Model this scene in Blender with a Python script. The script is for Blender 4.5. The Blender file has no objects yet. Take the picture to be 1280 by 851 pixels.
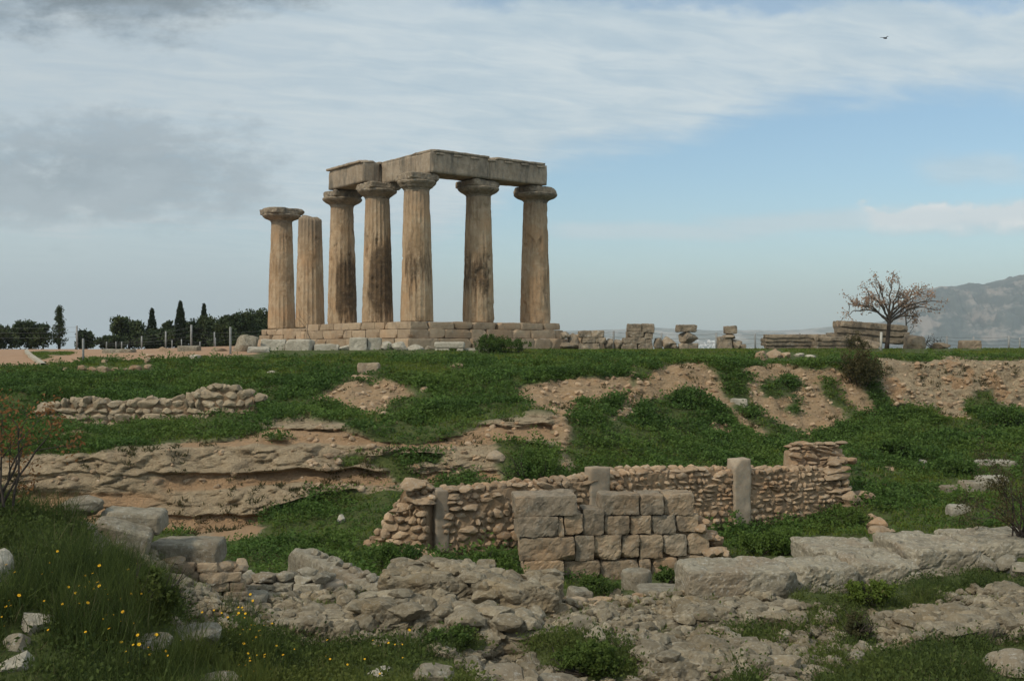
import bpy, bmesh, math, random
import numpy as np
from mathutils import Vector, Euler, Matrix
from mathutils.bvhtree import BVHTree

R = math.radians
scene = bpy.context.scene
COL = scene.collection

# ------------------------------------------------------------------ camera
F = 1349.0                 # focal length in units of 1/1280 of the picture width
HV = 431.0                 # eye level row
cam_data = bpy.data.cameras.new("camera")
cam = bpy.data.objects.new("camera", cam_data)
COL.objects.link(cam)
cam.location = (0, 0, 0)
cam.rotation_euler = (R(90), 0, 0)
cam_data.sensor_width = 36.0
cam_data.lens = 36.0 * F / 1280.0
cam_data.shift_y = 5.5 / 1280.0
cam_data.clip_start = 0.1
cam_data.clip_end = 30000.0
scene.camera = cam

# ------------------------------------------------------------------ world, sun, exposure
SUN_DIR = Vector((-0.56, -0.50, 0.70)).normalized()      # towards the sun
SUN_EL = math.asin(SUN_DIR.z)
SUN_AZ = math.atan2(SUN_DIR.x, SUN_DIR.y)
scene.view_settings.view_transform = 'Standard'
scene.view_settings.look = 'None'
scene.view_settings.gamma = 1.0
scene.view_settings.use_curve_mapping = False
scene.view_settings.exposure = 0.0

sun_data = bpy.data.lights.new("sun", 'SUN')
sun_data.energy = 2.5
sun_data.angle = R(5)
sun_data.color = (1.0, 0.91, 0.75)
sun = bpy.data.objects.new("sun", sun_data)
COL.objects.link(sun)
sun.rotation_euler = (-SUN_DIR).to_track_quat('-Z', 'Y').to_euler()

world = bpy.data.worlds.new("World")
scene.world = world
world.use_nodes = True


class G:
    """small helper to write shader maths as expressions"""
    def __init__(s, nt): s.nt = nt
    def n(s, t, **kw):
        x = s.nt.nodes.new(t)
        for k, v in kw.items(): setattr(x, k, v)
        return x
    def put(s, sock, v):
        if isinstance(v, X): v = v.s
        if isinstance(v, bpy.types.NodeSocket): s.nt.links.new(v, sock)
        else:
            if sock.type == 'RGBA' and len(v) == 3: v = (*v, 1)
            sock.default_value = v
    def m(s, op, a, b=0.0, c=0.0, clamp=False):
        x = s.n('ShaderNodeMath', operation=op, use_clamp=clamp)
        s.put(x.inputs[0], a); s.put(x.inputs[1], b); s.put(x.inputs[2], c)
        return X(s, x.outputs[0])
    def ss(s, x, lo, hi, a=0.0, b=1.0):
        q = s.n('ShaderNodeMapRange', interpolation_type='SMOOTHSTEP')
        for i, v in enumerate((x, lo, hi, a, b)): s.put(q.inputs[i], v)
        return X(s, q.outputs[0])
    def noise(s, vec, scale, detail=4, rough=0.55, dist=0.0, col=False):
        q = s.n('ShaderNodeTexNoise')
        if vec is not None: s.put(q.inputs['Vector'], vec)
        q.inputs['Scale'].default_value = scale; q.inputs['Detail'].default_value = detail
        q.inputs['Roughness'].default_value = rough; q.inputs['Distortion'].default_value = dist
        return X(s, q.outputs['Color' if col else 'Fac'])
    def voro(s, vec, scale, feature='F1', out='Distance', rnd=1.0):
        q = s.n('ShaderNodeTexVoronoi', feature=feature)
        s.put(q.inputs['Vector'], vec); q.inputs['Scale'].default_value = scale
        q.inputs['Randomness'].default_value = rnd
        return X(s, q.outputs[out])
    def mix(s, f, a, b, blend='MIX'):
        q = s.n('ShaderNodeMix', data_type='RGBA', blend_type=blend)
        s.put(q.inputs[0], f); s.put(q.inputs[6], a); s.put(q.inputs[7], b)
        return X(s, q.outputs[2])
    def xyz(s, x, y, z):
        q = s.n('ShaderNodeCombineXYZ')
        s.put(q.inputs[0], x); s.put(q.inputs[1], y); s.put(q.inputs[2], z)
        return X(s, q.outputs[0])
    def sep(s, v):
        q = s.n('ShaderNodeSeparateXYZ'); s.put(q.inputs[0], v)
        return [X(s, o) for o in q.outputs]
    def vmul(s, v, k):
        q = s.n('ShaderNodeVectorMath', operation='MULTIPLY'); s.put(q.inputs[0], v); q.inputs[1].default_value = k
        return X(s, q.outputs[0])
    def attr(s, name):
        q = s.n('ShaderNodeAttribute', attribute_name=name)
        return X(s, q.outputs['Fac'])
    def pos(s):
        return X(s, s.n('ShaderNodeNewGeometry').outputs['Position'])


class X:
    def __init__(s, g, sock): s.g = g; s.s = sock
    def __add__(s, o): return s.g.m('ADD', s, o)
    __radd__ = __add__
    def __mul__(s, o): return s.g.m('MULTIPLY', s, o)
    __rmul__ = __mul__
    def __sub__(s, o): return s.g.m('SUBTRACT', s, o)
    def __rsub__(s, o): return s.g.m('SUBTRACT', o, s)
    def __truediv__(s, o): return s.g.m('DIVIDE', s, o)
    def max(s, o): return s.g.m('MAXIMUM', s, o)
    def min(s, o): return s.g.m('MINIMUM', s, o)
    def abs(s): return s.g.m('ABSOLUTE', s)
    def sat(s): return s.g.m('ADD', s, 0.0, clamp=True)


def build_world():
    nt = world.node_tree
    nt.nodes.clear()
    g = G(nt)
    out = g.n('ShaderNodeOutputWorld')
    sky = g.n('ShaderNodeTexSky', sky_type='NISHITA')
    sky.sun_disc = False
    sky.sun_elevation = SUN_EL
    sky.sun_rotation = SUN_AZ
    sky.altitude = 60
    sky.air_density = 1.0; sky.dust_density = 1.2; sky.ozone_density = 1.0
    bg = g.n('ShaderNodeBackground'); bg.inputs['Strength'].default_value = 0.14
    skc = g.mix(1.0, X(g, sky.outputs[0]), (0.83, 0.955, 0.945), 'MULTIPLY')
    nt.links.new(skc.s, bg.inputs['Color'])
    d = X(g, g.n('ShaderNodeTexCoord').outputs['Generated'])
    x, y, z = g.sep(d)
    h = g.m('SQRT', x * x + y * y).max(0.02)
    az = g.m('ARCTAN2', x, y)             # azimuth of the view ray, 0 = north of the temple
    a = g.m('TANGENT', az.min(1.2).max(-1.2))
    e = (z / h) * g.m('SQRT', 1.0 + a * a)
    pl = g.vmul(d, (1, 1, 1))
    zz = z.max(0.0) + 0.10
    px, py = x / zz, y / zz
    plane = g.xyz(px, py, 0.0)
    n_big = g.noise(g.xyz(a * 7.0, e * 13.0, 0.7), 1.0, 6, 0.55) - 0.5
    n_mid = g.noise(g.xyz(a * 22.0, e * 44.0, 3.1), 1.0, 6, 0.6) - 0.5
    # rippled high cloud, streaked along the wind
    rip = g.noise(g.xyz(px * 1.6 + py * 0.5, py * 3.6 - px * 1.3, 4.0), 2.2, 5, 0.62, 0.5)
    # lower limit of the pale cloud sheet rises towards the right
    lim = 0.085 + g.ss(a, -0.10, 0.07) * 0.085 + g.ss(a, 0.05, 0.33) * 0.058
    band = g.ss(e - lim + n_big * 0.035 + n_mid * 0.025 + (rip - 0.5) * 0.03, -0.014, 0.034)
    # blue gap at the very top on the right
    top = g.ss(e + n_mid * 0.045 + n_big * 0.03 + (rip - 0.5) * 0.03, 0.303, 0.325) * g.ss(a, -0.12, 0.0) * g.ss(e, 0.55, 0.40)
    band = band * (1.0 - top * 0.72)
    band = band * (0.82 + (rip - 0.42) * 0.45).sat()
    # hazy veil low in the sky, stronger on the left
    veil = (g.ss(e, 0.16, 0.0) * 0.42 + g.ss(a, 0.02, -0.30) * 0.50).sat()
    # thin streak and the small cumulus bank on the right
    s1 = g.ss((e - (0.104 + n_big * 0.014)).abs(), 0.013, 0.003) * g.ss(a, 0.01, 0.06) * g.ss(a + n_mid * 0.2, 0.33, 0.17) * 0.62
    s1b = g.ss((e - (0.113 + (a - 0.24) * 0.05 + n_big * 0.02)).abs(), 0.016, 0.003) * g.ss(a, 0.14, 0.22) * 0.66
    cum_n = g.noise(g.xyz(a * 26.0, e * 38.0, 9.0), 1.0, 6, 0.58) - 0.5
    cum = g.ss(e - 0.103 + cum_n * 0.022, -0.010, 0.012) * g.ss(0.129 + g.ss(a, 0.33, 0.42) * 0.004 - e + cum_n * 0.045, -0.004, 0.008) * g.ss(a + cum_n * 0.05, 0.305, 0.345)
    hist = g.ss((e - 0.162 + n_mid * 0.02).abs(), 0.022, 0.004) * g.ss((a - 0.435 + n_mid * 0.06).abs(), 0.075, 0.02) * 0.5
    low = g.ss((e - 0.034 + n_big * 0.02).abs(), 0.012, 0.002) * g.ss((a - 0.15).abs(), 0.12, 0.02) * 0.35
    cover = band.max(veil).max(s1).max(s1b).max(cum * 0.93).max(hist).max(low)
    # dark undersides
    dk = g.noise(g.xyz(a * 13.0, e * 26.0, 12.0), 1.0, 8, 0.66) - 0.5
    dark1 = g.ss(e - 0.292 - g.ss(a, -0.33, -0.06) * 0.055 + g.ss((a + 0.335).abs(), 0.07, 0.0) * 0.012 + dk * 0.12, -0.016, 0.034) * g.ss(a, 0.10, -0.10) * g.ss(e, 0.75, 0.5)
    ea = (a + 0.395) / 0.215
    ee = (e - 0.160) / 0.058
    dark2 = g.ss(g.m('SQRT', ea * ea + ee * ee) + dk * 2.6, 1.12, 0.45)
    glint = g.ss(g.noise(g.xyz(a * 16.0, e * 34.0, 5.0), 1.0, 6, 0.62), 0.52, 0.74) * g.ss(g.m('SQRT', ea * ea + ee * ee), 1.35, 0.7)
    cover = cover.max(dark1 * 0.97).max(dark2 * 0.9)
    pale = g.mix(g.ss(rip + n_big * 0.6, 0.2, 0.75), (0.51, 0.62, 0.68), (0.655, 0.735, 0.765))
    pale = g.mix(g.ss(a, 0.0, -0.45) * 0.55, pale, (0.52, 0.58, 0.61))
    pale = g.mix(g.ss(e, 0.11, 0.03) * 0.85, pale, (0.40, 0.50, 0.57))
    pale = g.mix(cum * 0.85, pale, g.mix(g.ss(e + cum_n * 0.05, 0.096, 0.114), (0.54, 0.61, 0.65), (0.92, 0.92, 0.90)))
    pale = g.mix(s1.max(s1b) * g.ss(a, 0.0, 0.05), pale, (0.63, 0.72, 0.76))
    c = g.mix(dark2 * 0.80, pale, g.mix(g.ss(dk, -0.12, 0.16), (0.36, 0.42, 0.46), (0.26, 0.315, 0.355)))
    c = g.mix(glint * 0.75, c, (0.60, 0.665, 0.69))
    c = g.mix(dark1 * 0.90, c, g.mix(g.ss(n_mid + dk * .6, -0.2, 0.2), (0.25, 0.305, 0.345), (0.155, 0.20, 0.235)))
    # brighter overhead and behind the viewer, where the sun stands behind thin cloud
    lift = 1.0 + g.ss(e, 0.38, 1.1) * 0.10 + g.ss(y, 0.15, -0.35) * 0.25
    sc_ = g.n('ShaderNodeVectorMath', operation='SCALE'); g.put(sc_.inputs[0], c); g.put(sc_.inputs['Scale'], lift.min(2.0)); c = X(g, sc_.outputs[0])
    cover = cover.max(g.ss(e, 0.4, 0.9) * 0.7).max(g.ss(y, 0.1, -0.3) * 0.75)
    bg2 = g.n('ShaderNodeBackground')
    nt.links.new(c.s, bg2.inputs['Color'])
    ms = g.n('ShaderNodeMixShader')
    nt.links.new(cover.sat().s, ms.inputs[0])
    nt.links.new(bg.outputs[0], ms.inputs[1]); nt.links.new(bg2.outputs[0], ms.inputs[2])
    nt.links.new(ms.outputs[0], out.inputs['Surface'])


build_world()

# ------------------------------------------------------------------ numeric helpers
rng = np.random.default_rng(7)
random.seed(7)


def _h(ix, iy, iz):
    n = (ix.astype(np.int64) * 374761393 + iy.astype(np.int64) * 668265263 + iz.astype(np.int64) * 1274126177) & 0xffffffff
    n = ((n ^ (n >> 13)) * 1274126177) & 0xffffffff
    n = ((n ^ (n >> 16)) * 2246822519) & 0xffffffff
    return ((n ^ (n >> 15)) & 0xffff) / 65535.0


def vn(p):
    """value noise in [-1, 1]"""
    p = np.asarray(p, float)
    i = np.floor(p); f = p - i; f = f * f * (3 - 2 * f)
    x, y, z = i[..., 0], i[..., 1], i[..., 2]
    fx, fy, fz = f[..., 0], f[..., 1], f[..., 2]
    r = 0
    for a in (0, 1):
        wx = fx if a else 1 - fx
        for b in (0, 1):
            wy = fy if b else 1 - fy
            for c in (0, 1):
                wz = fz if c else 1 - fz
                r = r + wx * wy * wz * _h(x + a, y + b, z + c)
    return r * 2 - 1


def fbm(p, o=4, g=0.5):
    p = np.asarray(p, float); s = 0; a = 1.0; t = 0
    for k in range(o):
        s = s + a * vn(p + 17.3 * k); t += a; a *= g; p = p * 2.03
    return s / t


def sst(x, a, b):
    t = np.clip((x - a) / (b - a), 0, 1); return t * t * (3 - 2 * t)


def P(u, v, d):
    return np.array(((u - 640.0) / F * d, d, -(v - HV) / F * d))


def rotz(a):
    c, s = math.cos(a), math.sin(a); return np.array(((c, -s, 0), (s, c, 0), (0, 0, 1.0)))


def rot(e):
    return np.array(Euler(e).to_matrix())


# ------------------------------------------------------------------ object helpers
def mesh(name, V, faces, mat, attrs=None, smooth=True):
    """faces: list of int arrays of shape (n, k)"""
    me = bpy.data.meshes.new(name)
    V = np.ascontiguousarray(V, dtype=np.float32)
    fs = [np.asarray(f, dtype=np.int32) for f in faces if len(f)]
    loops = np.concatenate([f.ravel() for f in fs])
    tot = np.concatenate([np.full(len(f), f.shape[1], dtype=np.int32) for f in fs])
    st = np.concatenate(([0], np.cumsum(tot)[:-1])).astype(np.int32)
    me.vertices.add(len(V)); me.vertices.foreach_set('co', V.ravel())
    me.loops.add(len(loops)); me.loops.foreach_set('vertex_index', loops)
    me.polygons.add(len(tot)); me.polygons.foreach_set('loop_start', st); me.polygons.foreach_set('loop_total', tot)
    me.polygons.foreach_set('use_smooth', np.full(len(tot), smooth, dtype=bool))
    me.update(calc_edges=True); me.validate()
    for k, a in (attrs or {}).items():
        at = me.attributes.new(k, 'FLOAT', 'POINT')
        at.data.foreach_set('value', np.ascontiguousarray(a, dtype=np.float32))
    me.materials.append(mat)
    return me


FLAT = {'rubble_stone', 'grey_limestone', 'pale_marble', 'ashlar_poros', 'brown_conglomerate', 'earth_mortar', 'rubble_grey', 'drystone', 'capital_limestone', 'platform_limestone'}


def wloc(o):
    l = Vector(o.location)
    while o.parent: o = o.parent; l += o.location
    return np.array(l)


def obj(name, V, faces, mat, parent=None, loc=None, attrs=None, smooth=None):
    """world coordinates in; the object's origin is at loc (or at its parent's)"""
    V = np.asarray(V, float)
    org = wloc(parent) if parent is not None else np.zeros(3)
    if loc is None: loc = org
    loc = np.asarray(loc, float)
    if attrs is None: attrs = {}
    if smooth is None: smooth = mat.name not in FLAT
    if 'tint' not in attrs: attrs['tint'] = np.full(len(V), 0.5)
    o = bpy.data.objects.new(name, mesh(name, V - loc, faces, mat, attrs, smooth))
    COL.objects.link(o)
    o.parent = parent
    o.location = Vector(loc - org)
    return o


def tag(o, label, cat, group=None):
    o['label'] = label; o['category'] = cat
    if group: o['group'] = group
    return o


def empty(name, loc, label, cat, group=None):
    o = bpy.data.objects.new(name, None); COL.objects.link(o); o.location = Vector(loc)
    o.empty_display_size = 0.2
    return tag(o, label, cat, group)


class MB:
    """collects pieces for ONE mesh"""
    def __init__(s): s.V = []; s.F = {}; s.T = []; s.n = 0
    def add(s, V, faces, tint=0.5):
        V = np.asarray(V, float)
        for f in faces:
            f = np.asarray(f)
            if len(f): s.F.setdefault(f.shape[1], []).append(f + s.n)
        s.V.append(V); s.T.append(np.full(len(V), tint) if np.isscalar(tint) else np.asarray(tint)); s.n += len(V)
        return s
    def build(s, name, mat, parent=None, loc=None, smooth=None):
        V = np.concatenate(s.V)
        return obj(name, V, [np.concatenate(f) for f in s.F.values()], mat, parent, loc, {'tint': np.concatenate(s.T)}, smooth)


def _ico(l):
    bm = bmesh.new(); bmesh.ops.create_icosphere(bm, subdivisions=l, radius=1.0)
    bm.verts.index_update()
    V = np.array([v.co[:] for v in bm.verts]); Fc = np.array([[v.index for v in f.verts] for f in bm.faces]); bm.free()
    return V / np.linalg.norm(V, axis=1)[:, None], Fc


ICO = {l: _ico(l) for l in (1, 2, 3, 4)}


def rock(c, dims, seed, R3=None, level=2, planes=11, k=9.0, rough=0.06, flat=0.0):
    """angular weathered stone: rounded polyhedron with noise"""
    rs = np.random.default_rng(seed)
    D, Fc = ICO[level]
    planes += 4
    iz = (np.arange(planes) + .5) / planes * 2 - 1; ia = np.arange(planes) * 2.39996 + rs.random() * 6.28
    N = np.stack((np.cos(ia) * np.sqrt(1 - iz * iz), np.sin(ia) * np.sqrt(1 - iz * iz), iz), -1) + rs.normal(size=(planes, 3)) * .30
    N /= np.linalg.norm(N, axis=1)[:, None]
    N = np.vstack((N, [(0, 0, 1), (0, 0, -1)])) if flat else N
    hh = rs.uniform(0.60, 0.95, len(N))
    if flat: hh[-2:] = 1 - flat
    q = np.maximum(D @ N.T, 0) / hh
    r = np.minimum(1.0 / np.maximum(q.max(axis=1), 1e-6), 1.25)
    V = D * r[:, None]
    V = V + D * (fbm(D * 2.6 + seed * 3.7, 5, 0.70) * rough * 1.15)[:, None]
    mn, mx = V.min(0), V.max(0)
    V = (V - (mn + mx) / 2) / (mx - mn) * np.asarray(dims)
    if R3 is not None: V = V @ np.asarray(R3).T
    return V + np.asarray(c), [Fc]


def grid_box(seg):
    nx, ny, nz = seg
    idx = {}; V = []; Fc = []
    def vid(i, j, k):
        t = (i, j, k)
        if t not in idx: idx[t] = len(V); V.append((i / nx * 2 - 1, j / ny * 2 - 1, k / nz * 2 - 1))
        return idx[t]
    for j in range(ny):
        for i in range(nx):
            Fc.append((vid(i, j, 0), vid(i, j + 1, 0), vid(i + 1, j + 1, 0), vid(i + 1, j, 0)))
            Fc.append((vid(i, j, nz), vid(i + 1, j, nz), vid(i + 1, j + 1, nz), vid(i, j + 1, nz)))
    for k in range(nz):
        for i in range(nx):
            Fc.append((vid(i, 0, k), vid(i + 1, 0, k), vid(i + 1, 0, k + 1), vid(i, 0, k + 1)))
            Fc.append((vid(i, ny, k), vid(i, ny, k + 1), vid(i + 1, ny, k + 1), vid(i + 1, ny, k)))
        for j in range(ny):
            Fc.append((vid(0, j, k), vid(0, j, k + 1), vid(0, j + 1, k + 1), vid(0, j + 1, k)))
            Fc.append((vid(nx, j, k), vid(nx, j + 1, k), vid(nx, j + 1, k + 1), vid(nx, j, k + 1)))
    return np.array(V, float), np.array(Fc)


_gb = {}


def block(c, dims, seed=0, R3=None, seg=0.1, rnd=0.06, rough=0.03, chips=5, taper=0.0, freq=2.5, maxseg=40):
    """squared weathered stone: rounded box, chipped corners, rough faces; c = centre"""
    dims = np.asarray(dims, float)
    sg = tuple(int(min(maxseg, max(3, round(x / seg)))) for x in dims)
    if sg not in _gb: _gb[sg] = grid_box(sg)
    B, Fc = _gb[sg]
    rs = np.random.default_rng(seed + 1000)
    h = dims / 2
    V = B * h
    r = min(rnd, 0.45 * dims.min())
    inner = np.clip(V, -(h - r), h - r)
    d = V - inner; L = np.linalg.norm(d, axis=1)[:, None]
    V = inner + d / np.maximum(L, 1e-9) * r
    for _ in range(chips):
        n = rs.choice((-1, 1), 3) * rs.uniform(0.25, 1.0, 3)
        n /= np.linalg.norm(n)
        lim = np.dot(np.abs(n), h) * rs.uniform(0.76, 0.95)
        o = V @ n - lim
        V = V - np.maximum(o, 0)[:, None] * n * 0.9
    if taper: V[:, :2] *= (1 - taper * (V[:, 2:3] / dims[2] + 0.5))
    nr = V / np.maximum(np.linalg.norm(V / h, axis=1)[:, None], 1e-6) / h
    nr = nr / np.maximum(np.linalg.norm(nr, axis=1)[:, None], 1e-6)
    V = V + nr * (fbm(V * freq + seed * 5.1, 5, 0.64) * rough * 1.25)[:, None]
    if R3 is not None: V = V @ np.asarray(R3).T
    return V + np.asarray(c), [Fc]


def tube(pts, rad, n=6, cap=True):
    pts = np.asarray(pts, float); m = len(pts)
    rad = np.broadcast_to(np.asarray(rad, float), (m,))
    t = np.gradient(pts, axis=0); t /= np.maximum(np.linalg.norm(t, axis=1)[:, None], 1e-9)
    ref = np.array((0.0, 0, 1)) if abs(t[0][2]) < 0.9 else np.array((1.0, 0, 0))
    V = []
    for i in range(m):
        s = np.cross(t[i], ref); s /= max(np.linalg.norm(s), 1e-9); b = np.cross(s, t[i])
        for k in range(n):
            a = 2 * math.pi * k / n
            V.append(pts[i] + rad[i] * (math.cos(a) * s + math.sin(a) * b))
    Fq = [(i * n + k, i * n + (k + 1) % n, (i + 1) * n + (k + 1) % n, (i + 1) * n + k) for i in range(m - 1) for k in range(n)]
    fs = [np.array(Fq)]
    if cap: fs.append(np.array([[(m - 1) * n + k for k in range(n)], [k for k in range(n)][::-1]]))
    return np.array(V), fs


def lathe(c, prof, n=48, seed=0, rough=0.0, flute=None):
    """prof: (r, z) from bottom to top"""
    prof = np.asarray(prof, float); m = len(prof)
    a = np.arange(n) / n * 2 * math.pi
    rr = np.repeat(prof[:, 0][:, None], n, 1)
    zz = np.repeat(prof[:, 1][:, None], n, 1)
    X_, Y_ = np.cos(a)[None, :], np.sin(a)[None, :]
    p = np.stack((rr * X_, rr * Y_, zz), -1)
    if flute is not None: rr = rr * (1 + flute(p, a))
    if rough: rr = rr + fbm(p * 2.2 + seed * 7.7, 5, 0.6) * rough
    p = np.stack((rr * X_, rr * Y_, zz), -1).reshape(-1, 3)
    Fq = [(i * n + k, i * n + (k + 1) % n, (i + 1) * n + (k + 1) % n, (i + 1) * n + k) for i in range(m - 1) for k in range(n)]
    caps = np.array([[(m - 1) * n + k for k in range(n)], list(range(n))[::-1]])
    return p + np.asarray(c), [np.array(Fq), caps]


def leafmesh(p, d, s, l, w, up=None):
    """one pointed quad per leaf"""
    p = np.asarray(p); n = len(p)
    l = np.broadcast_to(l, (n,))[:, None]; w = np.broadcast_to(w, (n,))[:, None]
    m = p + d * l * 0.45
    if up is not None: m = m + up * l * 0.12
    V = np.stack((p, m + s * w / 2, p + d * l, m - s * w / 2), 1).reshape(-1, 3)
    return V, [np.arange(4 * n).reshape(n, 4)]


def unit(a): return a / np.maximum(np.linalg.norm(a, axis=-1, keepdims=True), 1e-9)


def randdir(n, g=rng): return unit(g.normal(size=(n, 3)))


def sidevec(d, g=rng):
    return unit(np.cross(d, randdir(len(d), g)))


# ------------------------------------------------------------------ materials
def new_mat(name):
    m = bpy.data.materials.new(name); m.use_nodes = True
    nt = m.node_tree; nt.nodes.clear(); g = G(nt)
    out = g.n('ShaderNodeOutputMaterial'); b = g.n('ShaderNodeBsdfPrincipled')
    nt.links.new(b.outputs[0], out.inputs['Surface'])
    b.inputs['Roughness'].default_value = 0.97
    b.inputs['Specular IOR Level'].default_value = 0.15
    return m, g, b


def bump(g, b, hgt, dist=0.03, strength=0.7):
    q = g.n('ShaderNodeBump'); q.inputs['Strength'].default_value = strength; q.inputs['Distance'].default_value = dist
    g.put(q.inputs['Height'], hgt); g.nt.links.new(q.outputs[0], b.inputs['Normal'])


def stone_mat(name, c1, c2, lichen=(0.42, 0.41, 0.37), lich=0.35, dark=(0.07, 0.062, 0.05), stain=0.35, sc=1.0, streak=0.0,
              warm=None, bumpd=0.03, tintamt=0.45, pit=0.5):
    m, g, b = new_mat(name)
    p = g.pos()
    t = g.attr('tint')
    big = g.noise(p, 0.9 * sc, 5, 0.6)
    mid = g.noise(p, 4.5 * sc, 6, 0.65)
    fine = g.noise(p, 28 * sc, 4, 0.7)
    c = g.mix(g.ss(mid + (big - 0.5) * 0.8, 0.30, 0.72), c1, c2)
    if warm is not None: c = g.mix(g.ss(g.noise(p, 0.55 * sc, 3, 0.5), 0.47, 0.66) * 0.75, c, warm)
    c = g.mix(g.ss(g.noise(p, 7.5 * sc, 6, 0.7), 0.52, 0.68) * lich, c, lichen)
    st = g.noise(g.vmul(p, (1.6 * sc, 1.6 * sc, 0.35 * sc if streak else 1.2 * sc)), 1.5, 6, 0.65)
    c = g.mix(g.ss(st, 0.53 - 0.08 * max(0.0, stain - 0.6) / 0.2, 0.70) * stain, c, dark)
    c = g.mix(g.ss(fine, 0.60, 0.78) * 0.35, c, (dark[0] * 1.6, dark[1] * 1.6, dark[2] * 1.6))
    k = 1.0 + (t - 0.5) * 2 * tintamt
    cc = g.n('ShaderNodeVectorMath', operation='SCALE'); g.put(cc.inputs[0], c); g.put(cc.inputs['Scale'], k)
    g.put(b.inputs['Base Color'], X(g, cc.outputs[0]))
    pits = g.ss(g.voro(p, 16 * sc), 0.05, 0.35)
    bump(g, b, mid * 1.2 + fine * 0.45 + pits * pit * 0.5 + g.noise(p, 70 * sc, 2, 0.6) * 0.15, bumpd, 0.85)
    return m


M = {}
M['temple'] = stone_mat('temple_limestone', (0.29, 0.205, 0.13), (0.37, 0.28, 0.19), stain=0.42, streak=1, sc=0.9, warm=(0.44, 0.29, 0.17), dark=(0.105, 0.085, 0.065), lich=0.25, bumpd=0.035, tintamt=0.3)
M['architrave'] = stone_mat('architrave_limestone', (0.255, 0.195, 0.135), (0.33, 0.262, 0.19), stain=0.8, streak=1, sc=0.95, dark=(0.085, 0.08, 0.068), lich=0.3, bumpd=0.035, tintamt=0.3)
M['capital'] = stone_mat('capital_limestone', (0.21, 0.162, 0.112), (0.30, 0.235, 0.165), stain=0.8, dark=(0.07, 0.065, 0.055), lich=0.45, bumpd=0.04)
M['base'] = stone_mat('platform_limestone', (0.29, 0.21, 0.138), (0.36, 0.27, 0.182), stain=0.6, warm=(0.36, 0.235, 0.14), dark=(0.14, 0.11, 0.085), lich=0.2, sc=0.9)
M['ashlar'] = stone_mat('ashlar_poros', (0.235, 0.17, 0.11), (0.315, 0.24, 0.16), stain=0.75, warm=(0.31, 0.20, 0.115), dark=(0.095, 0.082, 0.064), lich=0.4, lichen=(0.33, 0.32, 0.28), sc=1.6, bumpd=0.025)
M['rubble'] = stone_mat('rubble_stone', (0.265, 0.182, 0.112), (0.35, 0.255, 0.168), stain=0.45, warm=(0.30, 0.185, 0.105), dark=(0.11, 0.085, 0.06), lich=0.4, sc=1.8, bumpd=0.02)
M['mortar'] = stone_mat('earth_mortar', (0.225, 0.15, 0.088), (0.29, 0.20, 0.125), stain=0.35, dark=(0.16, 0.12, 0.08), lich=0.12, sc=2.0, bumpd=0.03, tintamt=0.2)
M['grey'] = stone_mat('grey_limestone', (0.175, 0.15, 0.108), (0.275, 0.24, 0.178), lichen=(0.40, 0.385, 0.345), lich=0.6, stain=0.6, dark=(0.065, 0.058, 0.045), sc=2.2, bumpd=0.035, warm=(0.20, 0.155, 0.105))
M['heap'] = stone_mat('rubble_grey', (0.16, 0.13, 0.087), (0.262, 0.22, 0.155), lichen=(0.36, 0.335, 0.29), lich=0.5, stain=0.55, dark=(0.06, 0.052, 0.04), sc=3.0, bumpd=0.03, warm=(0.205, 0.155, 0.092))
M['drystone'] = stone_mat('drystone', (0.235, 0.18, 0.118), (0.315, 0.25, 0.17), lichen=(0.40, 0.375, 0.32), lich=0.45, stain=0.55, dark=(0.085, 0.07, 0.052), sc=1.6, bumpd=0.03)
M['pale'] = stone_mat('pale_marble', (0.30, 0.265, 0.205), (0.42, 0.38, 0.305), lich=0.3, lichen=(0.50, 0.47, 0.40), stain=0.45, dark=(0.14, 0.125, 0.1), sc=1.8)
M['plaster'] = stone_mat('weathered_plaster', (0.26, 0.20, 0.14), (0.33, 0.265, 0.195), lichen=(0.20, 0.195, 0.175), lich=0.6, stain=0.4, streak=1, dark=(0.12, 0.11, 0.095), sc=1.6, bumpd=0.012)
M['brown'] = stone_mat('brown_conglomerate', (0.25, 0.185, 0.125), (0.35, 0.27, 0.185), stain=0.5, lich=0.3, dark=(0.10, 0.082, 0.06), sc=1.2, bumpd=0.05)


def leaf_mat(name, dark, light, transl=0.38, odd=None):
    m, g, b = new_mat(name)
    t = g.attr('tint')
    c = g.mix(t, dark, light)
    if odd is not None: c = g.mix(g.ss(t, 0.93, 0.97), c, odd)
    big = g.noise(g.pos(), 0.35, 3, 0.5)
    c = g.mix(g.ss(g.noise(g.pos(), 0.75, 4, 0.6), 0.50, 0.66) * 0.45, c, (dark[0] * 0.9, dark[1] * 0.95, dark[2] * 1.1))
    c = g.mix(g.ss(big, 0.42, 0.66) * 0.45, c, (light[0] * 1.15, light[1] * 0.95, light[2] * 0.8))
    g.put(b.inputs['Base Color'], c)
    b.inputs['Roughness'].default_value = 0.7
    tr = g.n('ShaderNodeBsdfTranslucent'); g.put(tr.inputs[0], c)
    ms = g.n('ShaderNodeMixShader'); ms.inputs[0].default_value = transl
    out = [n for n in g.nt.nodes if n.type == 'OUTPUT_MATERIAL'][0]
    g.nt.links.new(b.outputs[0], ms.inputs[1]); g.nt.links.new(tr.outputs[0], ms.inputs[2])
    g.nt.links.new(ms.outputs[0], out.inputs['Surface'])
    return m


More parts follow.
